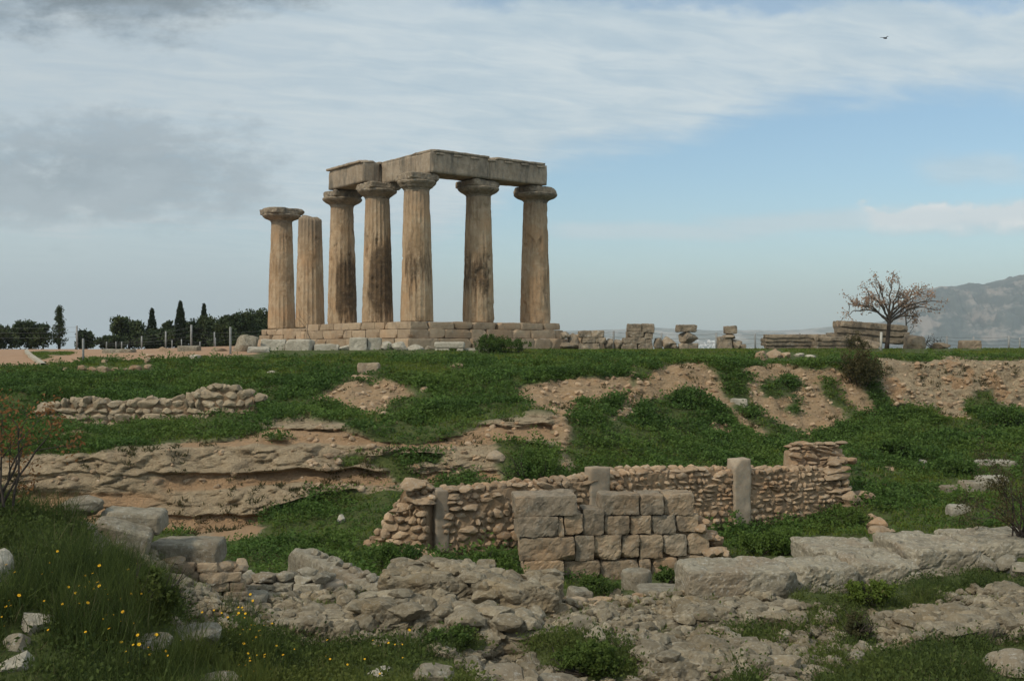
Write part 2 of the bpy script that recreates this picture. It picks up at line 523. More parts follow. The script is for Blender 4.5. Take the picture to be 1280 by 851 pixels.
M['leafy'] = leaf_mat('mallow_leaves', (0.040, 0.076, 0.018), (0.100, 0.170, 0.036))
M['grass'] = leaf_mat('grass_blades', (0.066, 0.1, 0.017), (0.14, 0.195, 0.036), odd=(0.20, 0.16, 0.08))
M['tallgrass'] = leaf_mat('bank_herbs', (0.036, 0.054, 0.015), (0.108, 0.142, 0.034), odd=(0.17, 0.145, 0.075))
M['shrub'] = leaf_mat('shrub_leaves', (0.034, 0.062, 0.015), (0.092, 0.142, 0.031))
M['pine'] = leaf_mat('far_tree_leaves', (0.022, 0.035, 0.015), (0.06, 0.082, 0.03), transl=0.1)
M['cypress'] = leaf_mat('cypress_leaves', (0.014, 0.025, 0.013), (0.034, 0.052, 0.022), transl=0.1)
M['rust'] = leaf_mat('rust_leaves', (0.14, 0.065, 0.026), (0.28, 0.135, 0.05))
M['dryleaf'] = leaf_mat('dry_seed_clusters', (0.24, 0.155, 0.105), (0.42, 0.3, 0.22))
M['drybush'] = leaf_mat('dry_bush_leaves', (0.040, 0.045, 0.018), (0.105, 0.09, 0.04))


def plain_mat(name, c, c2=None, rough=0.8, sc=6, metal=0.0):
    m, g, b = new_mat(name)
    c2 = c2 or tuple(x * 0.65 for x in c)
    g.put(b.inputs['Base Color'], g.mix(g.ss(g.noise(g.pos(), sc, 5, 0.6), 0.35, 0.65), c, c2))
    b.inputs['Roughness'].default_value = rough; b.inputs['Metallic'].default_value = metal
    bump(g, b, g.noise(g.vmul(g.pos(), (1, 1, 0.2)), sc * 6, 4, 0.6), 0.01, 0.5)
    return m


M['bark'] = plain_mat('bark', (0.075, 0.058, 0.045), (0.11, 0.09, 0.072))
M['darkbark'] = plain_mat('dark_bark', (0.035, 0.028, 0.023), (0.06, 0.048, 0.038))
M['post'] = plain_mat('grey_post', (0.20, 0.20, 0.19), (0.28, 0.28, 0.27))
M['palepost'] = plain_mat('pale_post', (0.42, 0.40, 0.35), (0.34, 0.32, 0.28))
M['wire'] = plain_mat('wire', (0.16, 0.16, 0.16), rough=0.5, metal=0.6)
M['petal'] = plain_mat('yellow_petals', (0.72, 0.44, 0.02), (0.66, 0.34, 0.015), rough=0.6, sc=30)
M['stem'] = plain_mat('flower_stem', (0.05, 0.085, 0.025), rough=0.7)
M['feather'] = plain_mat('dark_feathers', (0.03, 0.03, 0.032))
M['white'] = plain_mat('white_render', (0.75, 0.73, 0.70), (0.62, 0.58, 0.54), sc=0.02)

# ------------------------------------------------------------------ ground: one sheet, profiles measured at 12 bearings
UK = np.array([-300, 0, 130, 250, 400, 550, 700, 850, 1000, 1130, 1280, 1600], float)


def Z(z, d): return (HV - z * F / d, d)


ROWS = [
    [Z(-1.75, -7)] * 12,
    [Z(-1.75, 2.5)] * 12,
    [(880, 7.5), (880, 8), (880, 8.5), (875, 9.5), (870, 10.5), (870, 10.5), (870, 10.5), (870, 10.5), (870, 10.5), (870, 10.5), (870, 10.5), (870, 10.5)],
    [(755, 9.5), (760, 9.7), (770, 10), (800, 11.5), (800, 13), (800, 12.7), (800, 12.5), (805, 12.5), (810, 12.5), (820, 12.3), (815, 12.5), (810, 12.5)],
    [(680, 11.3), (690, 11.3), (710, 11.7), (765, 13.5), (765, 15), (755, 15), (770, 15), (775, 15), (775, 14.8), (775, 14.6), (765, 14.8), (750, 15)],
    [(615, 13), (625, 13), (650, 13.8), (735, 16), (740, 17.5), (715, 18), (755, 17.8), (752, 17.5), (745, 17), (735, 17), (720, 17), (705, 17)],
    [Z(-4.2, 17.5), Z(-4.2, 17.5), Z(-4.3, 18), Z(-4.6, 19.3), Z(-4.5, 20.5), Z(-4.65, 20.5), Z(-4.7, 20.8), Z(-4.7, 20.8), Z(-4.55, 20.6), Z(-4.3, 21), Z(-4.0, 21), Z(-3.8, 21)],
    [Z(-4.7, 25), Z(-4.7, 25), Z(-4.75, 25), Z(-4.75, 25.5), Z(-4.42, 24.5), Z(-4.7, 23.8), Z(-4.72, 25.0), Z(-4.72, 26.2), Z(-4.62, 27.3), Z(-4.18, 27), Z(-3.9, 27), Z(-3.7, 27)],
    [Z(-4.6, 27), Z(-4.75, 27), Z(-4.78, 27), (670, 27.3), (628, 28), (612, 28.3), (605, 28), (600, 29.2), (596, 30.3), (600, 31), (590, 31.5), (580, 32)],
    [(570, 28.6), (572, 28.3), (567, 28.3), (560, 28.8), (538, 29.8), (548, 29.8), (523, 31.3), (545, 34.5), (548, 37), (545, 38), (540, 38.5), (530, 39)],
    [(525, 32.5), (530, 32.5), (532, 33), (530, 33), (508, 34), (510, 33.8), (505, 33.8), (502, 37.3), (510, 39.6), (510, 41.7), (514, 42.2), (514, 42.5)],
    [(490, 36), (495, 36), (492, 36.5), (490, 37), (480, 37.5), (475, 37.8), (472, 37), (458, 39.2), (460, 42.3), (455, 42.9), (453, 43.4), (453, 43.6)],
    [(462, 42), (462, 42), (456, 44), (453, 43.5), (450, 43.5), (448, 43.5), (448, 43.5), (447, 44), (447, 46), (443.5, 47), (442, 47.5), (442, 47.5)],
    [(444, 50), (445, 50), (441, 50), (439, 50), (437.5, 50), (437.5, 50), (438, 50), (437, 50), (436.5, 51), (436, 52), (436, 52), (436, 52)],
    [Z(-.45, 62), Z(-.42, 62), Z(-.35, 62), Z(-.1, 62), Z(.05, 62), Z(-.1, 62), Z(-.3, 62), Z(-.3, 62), Z(-.3, 62), Z(-.3, 62), Z(-.3, 62), Z(-.3, 62)],
    [Z(-.45, 115)] * 5 + [Z(-.9, 110)] * 7,
    [Z(-4.0, 200)] * 12,
    [Z(-42, 700)] * 12,
    [Z(-70, 3000)] * 12,
    [Z(-72, 9000)] * 12,
]
SEG = [4, 12, 56, 56, 54, 30, 30, 26, 110, 64, 62, 46, 32, 22, 16, 4, 4, 4, 3]
ucols = np.concatenate((np.arange(-1400, -200, 50), np.arange(-200, 1480, 4), np.arange(1480, 2700, 50))).astype(float)
kz = np.array([[-(v - HV) / F * d for v, d in r] for r in ROWS]); kd = np.array([[d for v, d in r] for r in ROWS])


def smooth_u(a):
    out = []
    for r in a:
        y = np.interp(ucols, UK, r)
        xs = np.arange(-1400, 2700, 10.0); w = np.interp(xs, UK, r)
        kk = np.exp(-0.5 * (np.arange(-12, 13) / 5.0) ** 2); kk /= kk.sum()
        w = np.convolve(np.pad(w, 12, 'edge'), kk, 'valid')
        out.append(np.interp(ucols, xs, w))
    return np.array(out)


kz = smooth_u(kz); kd = smooth_u(kd)
rows_d, rows_z, rows_t = [], [], []
for i, n in enumerate(SEG):
    for k in range(n):
        t = k / n
        rows_d.append(kd[i] * (1 - t) + kd[i + 1] * t); rows_z.append(kz[i] * (1 - t) + kz[i + 1] * t); rows_t.append(i + t)
rows_d.append(kd[-1]); rows_z.append(kz[-1]); rows_t.append(len(SEG))
GD = np.array(rows_d); GZ = np.array(rows_z); GT = np.repeat(np.array(rows_t)[:, None], len(ucols), 1)
# soften the creases a little along each profile (near part only)
for _ in range(5):
    w = (GT[1:-1] < 14).astype(float)
    GZ[1:-1] += w * 0.5 * ((GZ[:-2] + GZ[2:]) / 2 - GZ[1:-1]); GD[1:-1] += w * 0.5 * ((GD[:-2] + GD[2:]) / 2 - GD[1:-1])
GX = (ucols[None, :] - 640) / F * np.maximum(GD, 8.0)
GP = np.stack((GX, GD, GZ), -1)


def inpoly(u, v, poly):
    poly = np.asarray(poly, float); r = np.zeros(u.shape, bool); n = len(poly)
    for i in range(n):
        x0, y0 = poly[i]; x1, y1 = poly[(i + 1) % n]
        if y0 == y1: continue
        c = ((y0 > v) != (y1 > v)) & (u < (x1 - x0) * (v - y0) / (y1 - y0) + x0)
        r ^= c
    return r


# extents of bare earth, rock, rubble and track, as surveyed bearings/dips; later entries overrule earlier ones
ZONES = [
    ('path', [(-400, 430), (340, 430), (325, 443), (230, 446), (190, 449), (120, 452), (62, 455), (54, 459), (0, 462), (-400, 462)], 40, 130),
    ('veg', [(36, 440), (60, 438), (62, 447), (52, 450), (40, 446)], 40, 120), ('veg', [(66, 439), (88, 439), (88, 444), (66, 444)], 40, 120), ('veg', [(110, 446), (150, 447), (150, 452), (110, 453)], 40, 120),
    ('earth', [(388, 498), (420, 480), (470, 473), (515, 485), (505, 500), (470, 517), (440, 512)], 30, 45),
    ('cliff', [(-400, 572), (0, 573), (60, 570), (140, 566), (190, 560), (215, 553), (300, 547), (335, 533), (365, 520), (380, 528), (430, 534), (470, 548), (520, 552), (560, 546), (610, 532), (645, 522), (700, 515),
               (716, 530), (706, 560), (714, 592), (640, 606), (560, 612), (500, 608), (420, 615), (345, 632), (312, 682), (270, 676), (150, 660), (-400, 660)], 25.5, 34),
    ('earth', [(632, 485), (700, 476), (790, 468), (790, 492), (745, 502), (700, 517), (655, 505)], 30, 45),
    ('earth', [(795, 478), (815, 462), (845, 455), (888, 458), (902, 478), (918, 515), (960, 545), (940, 548), (905, 520), (880, 496), (850, 486), (812, 498), (770, 530), (765, 515)], 30, 48),
    ('earth', [(690, 515), (712, 512), (716, 560), (700, 575)], 26, 36),
    ('earth', [(925, 462), (960, 454), (1010, 460), (1050, 462), (1078, 490), (1100, 520), (1070, 522), (1050, 530), (1010, 548), (960, 525), (938, 500)], 34, 48),
    ('veg', [(952, 478), (1000, 470), (1000, 486), (960, 500), (950, 490)], 34, 48), ('veg', [(1022, 468), (1040, 480), (1060, 505), (1100, 530), (1060, 520), (1035, 500)], 34, 48),
    ('veg', [(985, 492), (996, 490), (1000, 515), (990, 520)], 34, 48),
    ('cliff', [(1085, 449), (1140, 450), (1300, 448), (2000, 448), (2000, 506), (1262, 508), (1245, 500), (1200, 500), (1212, 528), (1170, 520), (1130, 505), (1098, 482)], 38, 47),
    ('veg', [(1214, 490), (1240, 484), (1243, 502), (1220, 504)], 38, 47), ('veg', [(1162, 507), (1174, 506), (1174, 518), (1164, 518)], 38, 47),
    ('veg', [(413, 574), (440, 566), (468, 570), (455, 584), (420, 586)], 25, 34), ('veg', [(472, 572), (500, 566), (552, 570), (548, 584), (515, 585), (525, 600), (492, 606), (486, 588)], 25, 34),
    ('veg', [(625, 552), (700, 560), (700, 600), (625, 604)], 25, 34), ('veg', [(545, 600), (580, 585), (620, 600), (610, 612), (550, 614)], 25, 34),
    ('veg', [(330, 548), (350, 538), (352, 552)], 25, 34),
    ('earth', [(60, 545), (105, 540), (112, 556), (66, 558)], 25, 34), ('earth', [(880, 530), (910, 530), (925, 548), (890, 548)], 28, 42),
    # near ruins
    ('rubble', [(-900, 2000), (2300, 2000), (2300, 690), (1290, 684), (1000, 696), (850, 742), (700, 742), (640, 716), (560, 696), (480, 700), (370, 690), (270, 700), (180, 690), (120, 640), (-900, 640)], -20, 19.2),
    ('veg', [(-900, 600), (0, 600), (95, 640), (140, 690), (205, 730), (212, 772), (260, 788), (300, 770), (335, 792), (440, 800), (520, 812), (575, 836), (600, 880), (400, 2000), (-900, 2000)], -20, 19),
    ('veg', [(520, 790), (565, 778), (600, 800), (590, 825), (540, 815)], 8, 17),
    ('veg', [(655, 812), (700, 800), (760, 806), (810, 820), (795, 846), (700, 846), (650, 830)], 8, 17),
    ('dry', [(880, 782), (960, 770), (1030, 772), (1000, 800), (900, 805)], 8, 17), ('veg', [(1040, 790), (1062, 768), (1082, 788), (1085, 812), (1046, 812)], 8, 17),
    ('veg', [(990, 746), (1010, 720), (1080, 736), (1130, 728), (1190, 712), (1400, 712), (1400, 738), (1240, 742), (1170, 756), (1100, 772), (1010, 765)], 8, 19),
    ('veg', [(1010, 870), (1030, 832), (1110, 815), (1200, 800), (1400, 788), (1400, 2000), (1010, 2000)], 4, 17),
    ('veg', [(905, 2000), (895, 850), (925, 838), (950, 850), (960, 2000)], 4, 17),
    ('veg', [(600, 750), (640, 742), (660, 752), (650, 765), (615, 765)], 8, 19.5),
]


def zone_fields(Pt):
    d = np.maximum(Pt[..., 1], 0.5)
    wob = np.stack((fbm(Pt * np.array((1.1, 1.1, 1.6)), 4, 0.6), fbm(Pt * np.array((1.1, 1.1, 1.6)) + 31.0, 4, 0.6)), -1)
    amp = 0.45 * F / np.maximum(d, 9.0) * np.where(d > 60, 0.25, 1.0)
    u = 640 + F * Pt[..., 0] / np.maximum(d, 8.0) + wob[..., 0] * amp * 1.1
    v = HV - F * Pt[..., 2] / d + wob[..., 1] * amp * np.where(d > 47, 0.08, 0.55)
    f = {k: np.zeros(d.shape) for k in ('path', 'earth', 'cliff', 'rubble', 'dry')}
    f['veg'] = (d < 140).astype(float); far = d > 400
    f['veg'][far] = 0
    for k, poly, d0, d1 in ZONES:
        s = inpoly(u, v, poly) & (d > d0) & (d < d1)
        for q in f: f[q][s] = 1.0 if q == k else 0.0
    return f


fld = zone_fields(GP)


def blur(a, n=2):
    for _ in range(n):
        a = a.copy()
        a[1:-1] = (a[:-2] + 2 * a[1:-1] + a[2:]) / 4; a[:, 1:-1] = (a[:, :-2] + 2 * a[:, 1:-1] + a[:, 2:]) / 4
    return a


fb = {k: blur(a, 1) for k, a in fld.items()}


def worley(p):
    """distance to nearest and second nearest cell point, and a random value per cell"""
    p = np.asarray(p, float); i = np.floor(p); f1 = np.full(p.shape[:-1], 9.0); f2 = f1.copy(); idv = f1 * 0
    for a in (-1, 0, 1):
        for b_ in (-1, 0, 1):
            for c in (-1, 0, 1):
                q = i + np.array((a, b_, c)); x, y, z = q[..., 0], q[..., 1], q[..., 2]
                o = np.stack((_h(x, y, z), _h(x + 57, y + 13, z + 7), _h(x + 5, y + 91, z + 43)), -1)
                d = np.linalg.norm(q + o - p, axis=-1)
                nearer = d < f1
                f2 = np.where(nearer, f1, np.minimum(f2, d)); idv = np.where(nearer, _h(x + 3, y + 3, z + 3), idv); f1 = np.where(nearer, d, f1)
    return f1, f2, idv


def blocky(p, s):
    """broken rock: each cell stands proud by its own amount, with a crack between cells"""
    w = np.zeros(p.shape[:-1]); k = (p[..., 1] < 60)
    pp = p[k] * s; pp = pp + 0.35 * np.stack((vn(pp * 1.7), vn(pp * 1.7 + 9), vn(pp * 1.7 + 19)), -1)
    f1, f2, idv = worley(pp)
    w[k] = (idv - 0.5) - 0.7 * np.clip(1 - (f2 - f1) / 0.16, 0, 1)
    return w


# normals of the smooth sheet
gu = np.gradient(GP, axis=1); gt = np.gradient(GP, axis=0)
NRM = unit(np.cross(gu, gt)); NRM[NRM[..., 2] < -0.2] *= -1
near = sst(GP[..., 1], 60, 45)
# bedding of the cliff: hard ledges over scooped out soft clay
Q = GP
bed = Q[..., 2] + 0.16 * fbm(Q * np.array((0.45, 0.45, 0.1)), 3) + 0.10 * fbm(Q * np.array((1.6, 1.6, 0.4)) + 9, 3)
ph = (bed + 2.62) / 1.02
saw = ph - np.floor(ph)
ledge = sst(saw, 0.24, 0.29) * sst(saw, 1.0, 0.80)
brk = sst(fbm(Q * np.array((0.5, 0.5, 1.2)) + 50, 3), -0.12, 0.10)
ledge = ledge * (0.45 + 0.55 * brk)
knob = fbm(Q * 2.1 + 3, 5, 0.6)
bk1 = blocky(Q, np.array((1.3, 1.3, 2.2))); bk2 = blocky(Q + 33, np.array((3.4, 3.4, 4.6)))
left = sst(GP[..., 0], 4.0, 1.0)
wcl = fb['cliff'] * sst(GT, 7.7, 8.15)
cutface = sst(GP[..., 0], -8.0, -10.5)
ledge = ledge * (1 - cutface * 0.75) + cutface * 0.75 * sst(GP[..., 2], -3.9, -3.6)
disp = wcl * left * (ledge * 0.42 - 0.20 + knob * 0.10 + (0.3 + 0.7 * ledge) * (bk1 * 0.15 + bk2 * 0.10) + fbm(Q * 7.0, 4, 0.65) * 0.07)
disp = disp + wcl * (1 - left) * (knob * 0.30 + fbm(Q * 5.0, 3, 0.6) * 0.10 + bk2 * 0.14)
disp = disp + fb['earth'] * (fbm(Q * 1.3 + 7, 5, 0.6) * 0.30 + fbm(Q * np.array((1.9, 0.35, 0.5)) + 17, 4, 0.6) * 0.20 + bk2 * 0.05 + fbm(Q * 6.0, 3, 0.6) * 0.05)
rub = fb['rubble'] * sst(GP[..., 1], 3.0, 7.0)
disp = disp + rub * (fbm(Q * 0.8 + 21, 3) * 0.30 + fbm(Q * 3.4, 4, 0.6) * 0.10 + bk1 * 0.08 + blocky(Q + 71, np.array((4.5, 4.5, 5.5))) * 0.08 + fbm(Q * 11.0, 3, 0.6) * 0.035)
vg = fb['veg'] * near * sst(GP[..., 1], 3.0, 7.0) * (1 - 0.85 * sst(GP[..., 1], 40.5, 44.0))
disp = disp + vg * (fbm(Q * 0.9 + 60, 4, 0.55) * 0.24 + fbm(Q * 0.4 + 160, 3, 0.5) * 0.22 * sst(GP[..., 1], 24, 30) + 0.02)
disp = disp + fb['path'] * 0.01 * fbm(Q * 2, 3)
wdir = (wcl * left)[..., None]
DIR = unit(NRM * (1 - wdir) + np.array((0.0, -1.0, 0.12)) * wdir)
GP2 = GP + DIR * disp[..., None]
nr_, nc_ = GT.shape
ij = np.arange(nr_ * nc_).reshape(nr_, nc_)
TF = np.stack((ij[:-1, :-1], ij[:-1, 1:], ij[1:, 1:], ij[1:, :-1]), -1).reshape(-1, 4)
TV = GP2.reshape(-1, 3)
clay = fb['cliff'] * np.clip(1 - ledge * 1.5, 0, 1) * left + (1 - left) * fb['cliff'] * sst(fbm(Q * 1.2 + 77, 3), 0.05, 0.35)


def ground_mat():
    m, g, b = new_mat('ground')
    p = g.pos()
    veg, earth, cliff, rubble, path, dry, cl = [g.attr(k) for k in ('veg', 'earth', 'cliff', 'rubble', 'path', 'dry', 'clay')]
    n1 = g.noise(p, 1.2, 6, 0.65); n2 = g.noise(p, 6, 6, 0.7); n3 = g.noise(p, 30, 4, 0.7)
    st = g.voro(p, 9.0, 'F1', 'Distance'); stc = g.voro(p, 9.0, 'F1', 'Color')
    far = g.mix(g.ss(g.noise(p, 0.004, 5, 0.6), 0.4, 0.6), (0.10, 0.12, 0.07), (0.17, 0.16, 0.11))
    soil = g.mix(g.ss(n2, 0.3, 0.7), (0.215, 0.145, 0.082), (0.295, 0.206, 0.125))
    soil = g.mix(g.ss(n1, 0.45, 0.7) * 0.5, soil, (0.27, 0.165, 0.085))
    peb = g.ss(g.voro(p, 13.0), 0.26, 0.12) * g.ss(g.noise(p, 2.2, 3), 0.44, 0.58)
    soil = g.mix(peb * 0.7, soil, (0.36, 0.30, 0.225))
    crust = g.mix(g.ss(n2, 0.3, 0.7), (0.275, 0.205, 0.128), (0.39, 0.30, 0.195))
    crust = g.mix(g.ss(n1, 0.5, 0.68) * 0.6, crust, (0.19, 0.148, 0.10))
    clay = g.mix(g.ss(n2, 0.35, 0.65), (0.36, 0.225, 0.125), (0.32, 0.212, 0.125))
    rb = g.mix(g.ss(n2, 0.3, 0.7), (0.15, 0.122, 0.08), (0.24, 0.20, 0.14))
    rb = g.mix(g.ss(n3, 0.55, 0.72) * 0.5, rb, (0.34, 0.31, 0.26))
    rb = g.mix(g.ss(n1, 0.52, 0.7) * 0.5, rb, (0.16, 0.135, 0.095))
    turf = g.mix(g.ss(n2, 0.3, 0.7), (0.042, 0.056, 0.017), (0.080, 0.092, 0.030))
    pth = g.mix(g.ss(n1, 0.3, 0.7), (0.30, 0.185, 0.112), (0.35, 0.225, 0.145))
    dr = g.mix(g.ss(n2, 0.3, 0.7), (0.15, 0.135, 0.06), (0.085, 0.09, 0.035))
    c = far
    for w, k in ((path, pth), (earth, soil), (rubble, rb), (dry, dr), (veg, turf)): c = g.mix(w, c, k)
    crust = g.mix(g.ss(n3, 0.56, 0.74) * 0.6, crust, (0.42, 0.36, 0.28))
    crust = g.mix(g.ss(g.noise(g.vmul(p, (2.5, 2.5, 1.2)), 2.0, 7, 0.7), 0.55, 0.68) * 0.45, crust, (0.125, 0.10, 0.07))
    c = g.mix(cliff, c, g.mix(g.ss(cl + (n2 - 0.5) * 0.5, 0.35, 0.7), crust, clay))
    g.put(b.inputs['Base Color'], c)
    vc = g.voro(g.vmul(p, (1, 1, 1.5)), 5.5, 'DISTANCE_TO_EDGE'); vc2 = g.voro(p, 14.0, 'DISTANCE_TO_EDGE')
    bump(g, b, cliff * (g.ss(vc + (n2 - .5) * .06, 0.0, 0.09) * 0.4 + g.ss(vc2, 0.0, 0.12) * 0.3 + g.noise(p, 11, 5, 0.75) * 1.1) + n2 * 1.0 + n3 * 0.45 + (rubble + earth * 0.6).sat() * g.ss(st, 0.0, 0.5, 0.9, 0.0), 0.05, 0.9)
    return m


at = {k: fb[k].ravel() for k in fb}; at['clay'] = clay.ravel(); at['tint'] = np.full(len(TV), .5)
ground = obj('ground', TV, [TF], ground_mat(), attrs=at)
ground['kind'] = 'structure'
BVH = BVHTree.FromPolygons([tuple(v) for v in TV.tolist()], TF.tolist())


def hit(u, v):
    """ground point seen at bearing u, dip v"""
    dr = Vector(((u - 640) / F, 1.0, -(v - HV) / F)).normalized()
    o, n, i, t = BVH.ray_cast(Vector((0, 0, 0)), dr)
    return np.array(o) if o is not None else P(u, v, 50.0)


def gz(x, y):
    o, n, i, t = BVH.ray_cast(Vector((x, y, 30)), Vector((0, 0, -1)))
    return o.z if o is not None else 0.0


# pale kerb between the track and the verge
kv = []; kp = [hit(u, v) for u, v in ((33, 439.5), (34, 442), (38, 446), (45, 451), (54, 457.5))]
kq = [kp[0] + (kp[1] - kp[0]) * 0]
for i in range(len(kp) - 1):
    for t_ in np.linspace(0, 1, 8)[(1 if i else 0):]: kv.append(kp[i] * (1 - t_) + kp[i + 1] * t_)
kv = np.array(kv); kt = unit(np.gradient(kv, axis=0) * np.array((1, 1, 0))); kn = np.stack((-kt[:, 1], kt[:, 0], kt[:, 0] * 0), -1)
kz_ = np.array((0, 0, 1.0))
KV = np.stack((kv - kn * .10 - kz_ * .1, kv - kn * .10 + kz_ * .12, kv + kn * .10 + kz_ * .12, kv + kn * .10 - kz_ * .1), 1).reshape(-1, 3); m_ = len(kv)
kerb = obj('kerb', KV, [np.array([(i * 4 + k, i * 4 + k + 1, i * 4 + k + 5, i * 4 + k + 4) for i in range(m_ - 1) for k in range(3)])], M['pale'], smooth=False); kerb['kind'] = 'structure'

# ------------------------------------------------------------------ far hills over the gulf
def mountain(name, d0, d1, d2, us, vs, foot, seed, mat, ravine=0.22, uu=None):
    u = uu if uu is not None else np.linspace(us[0], us[-1], 360)
    s = np.concatenate((np.linspace(0, 1, 60), np.linspace(1.05, 2, 10)))
    U, S = np.meshgrid(u, s)
    cre = np.interp(U, us, vs)
    D = np.where(S <= 1, d0 + (d1 - d0) * S, d1 + (d2 - d1) * (S - 1))
    zc = -(cre - HV) / F * d1
    pr = np.where(S <= 1, S ** 0.85, 1 - (S - 1) ** 1.3)
    Xw = (U - 640) / F * D
    q = np.stack((Xw, D, S * 0), -1)
    k = 1.0 / (d1 * 0.035)
    rid = 1 - np.abs(fbm(q * k * np.array((1.3, 0.6, 1)) + seed, 5, 0.55)) * 2
    env = np.where(S <= 1, np.sin(np.clip(S, 0, 1) * math.pi) ** 0.8 + 0.10 * S, 0.3)
    Zw = foot + (zc - foot) * pr + (zc - foot) * ravine * (rid - 0.5) * env
    Zw = Zw + (zc - foot) * 0.018 * fbm(q * k * 9, 4, 0.6)
    Vx = np.stack((Xw, D, Zw), -1).reshape(-1, 3)
    a, b_ = U.shape; q = np.arange(a * b_).reshape(a, b_)
    o = obj(name, Vx, [np.stack((q[:-1, :-1], q[:-1, 1:], q[1:, 1:], q[1:, :-1]), -1).reshape(-1, 4)], mat)
    o['kind'] = 'structure'
    return o


def hill_mat(name, sc, c1, c2, cl):
    m, g, b = new_mat(name)
    p = g.pos()
    n = g.noise(g.vmul(p, (1, 0.7, 1.6)), sc, 8, 0.62)
    n2 = g.noise(g.vmul(p, (1, 1, 2.2)), sc * 3.2, 8, 0.7)
    c = g.mix(g.ss(n2, 0.35, 0.65), c1, c2)
    c = g.mix(g.ss(n + (n2 - 0.5) * 0.7, 0.50, 0.63) * 0.9, c, cl)
    g.put(b.inputs['Base Color'], c)
    return m


mountain('mountain', 3600, 4700, 5600, [1060, 1090, 1110, 1135, 1157, 1175, 1198, 1215, 1232, 1255, 1280, 1340, 1420, 1560, 1800],
         [430, 412, 398, 378, 363, 359, 355.5, 354, 353, 349, 345, 336, 326, 340, 420], -68, 3.3,
         hill_mat('mountain_scrub', 0.0042, (0.045, 0.062, 0.06), (0.085, 0.098, 0.088), (0.24, 0.205, 0.175)), 0.34)
mountain('far_ridge', 5600, 7200, 7900, [200, 420, 560, 660, 700, 740, 790, 820, 850, 880, 915, 950, 985, 1010, 1040, 1075, 1110, 1150, 1250, 1500],
         [431, 428, 422, 416, 414, 413, 411, 410, 411, 412.5, 413, 412.5, 413, 411.5, 408, 405, 402, 400, 398, 420], -72, 8.1,
         hill_mat('ridge_scrub', 0.003, (0.09, 0.10, 0.075), (0.15, 0.15, 0.11), (0.34, 0.30, 0.25)), 0.22)
tb = MB()
for i in range(46):
    d = random.uniform(4300, 4900); u = random.gauss(884, 13); zb = -(random.uniform(425.0, 434) - HV) / F * d
    w = random.uniform(5, 11)
    tb.add(*block(((u - 640) / F * d, d, zb - 2), (w, w, random.uniform(5, 10)), i, None, 30, 0.5, 0, 0))
t = tb.build('far_town', M['white']); t['kind'] = 'stuff'
t['label'] = 'tiny white town on the shore far beyond the fence'; t['category'] = 'town'

# ------------------------------------------------------------------ the temple
E1 = np.array((-0.605, 0.796, 0)); E2 = np.array((0.796, 0.605, 0))
C0 = P(521, 402, 52.8); BA, BB = 3.8, 3.7
ROT = np.stack((E2, E1, (0, 0, 1)), 1)            # local x along the flank, local y along the facade


def L(x, y, z): return C0 * np.array((1, 1, 0)) + E2 * x + E1 * y + np.array((0, 0, z))


temple = empty('temple_ruin', L(0, 0, -0.3), 'ruined temple of seven tall fluted columns on a stepped platform, part of its architrave kept', 'temple ruin')


def temple_col_mat(name, a, b_):
    """limestone with a rain stain running down part of the shaft"""
    return stone_mat(name, a, b_, stain=0.55, streak=1, sc=0.9, warm=(0.42, 0.275, 0.16), dark=(0.10, 0.08, 0.058), lich=0.25, bumpd=0.035, tintamt=0.3)


def column_stain_mat():
    m, g, b = new_mat('column_limestone')
    p = g.pos(); t = g.attr('tint'); s = g.attr('stain')
    mid = g.noise(p, 4.0, 6, 0.65); fine = g.noise(p, 26, 4, 0.7); big = g.noise(p, 0.8, 4, 0.55)
    c = g.mix(g.ss(mid + (big - 0.5) * 0.8, 0.3, 0.72), (0.345, 0.235, 0.14), (0.42, 0.308, 0.20))
    c = g.mix(g.ss(g.noise(p, 0.7, 3, 0.5), 0.46, 0.66) * 0.75, c, (0.39, 0.24, 0.132))
    st = g.noise(g.vmul(p, (3.2, 3.2, 0.42)), 1.4, 7, 0.68)
    c = g.mix(g.ss(st, 0.47, 0.66) * 0.6, c, (0.15, 0.108, 0.07))
    c = g.mix(g.ss(g.noise(g.vmul(p, (1.3, 1.3, 0.5)), 1.1, 5, 0.6), 0.5, 0.66) * 0.5, c, (0.20, 0.125, 0.065))
    w = g.ss(s + (st - 0.5) * 1.5, 0.42, 0.80)
    c = g.mix(w * 0.90, c, g.mix(g.ss(mid, 0.35, 0.65), (0.060, 0.042, 0.028), (0.125, 0.078, 0.042)))
    c = g.mix(g.ss(g.noise(p, 8, 6, 0.7), 0.56, 0.70) * 0.3, c, (0.38, 0.36, 0.31))
    c = g.mix(g.ss(fine, 0.60, 0.78) * 0.35, c, (0.15, 0.12, 0.09))
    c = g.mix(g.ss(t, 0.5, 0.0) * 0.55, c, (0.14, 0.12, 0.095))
    g.put(b.inputs['Base Color'], c)
    pits = g.ss(g.voro(p, 11), 0.05, 0.35)
    bump(g, b, mid * 1.2 + fine * 0.45 + pits * 0.35, 0.04, 0.9)
    return m


M['column'] = column_stain_mat()


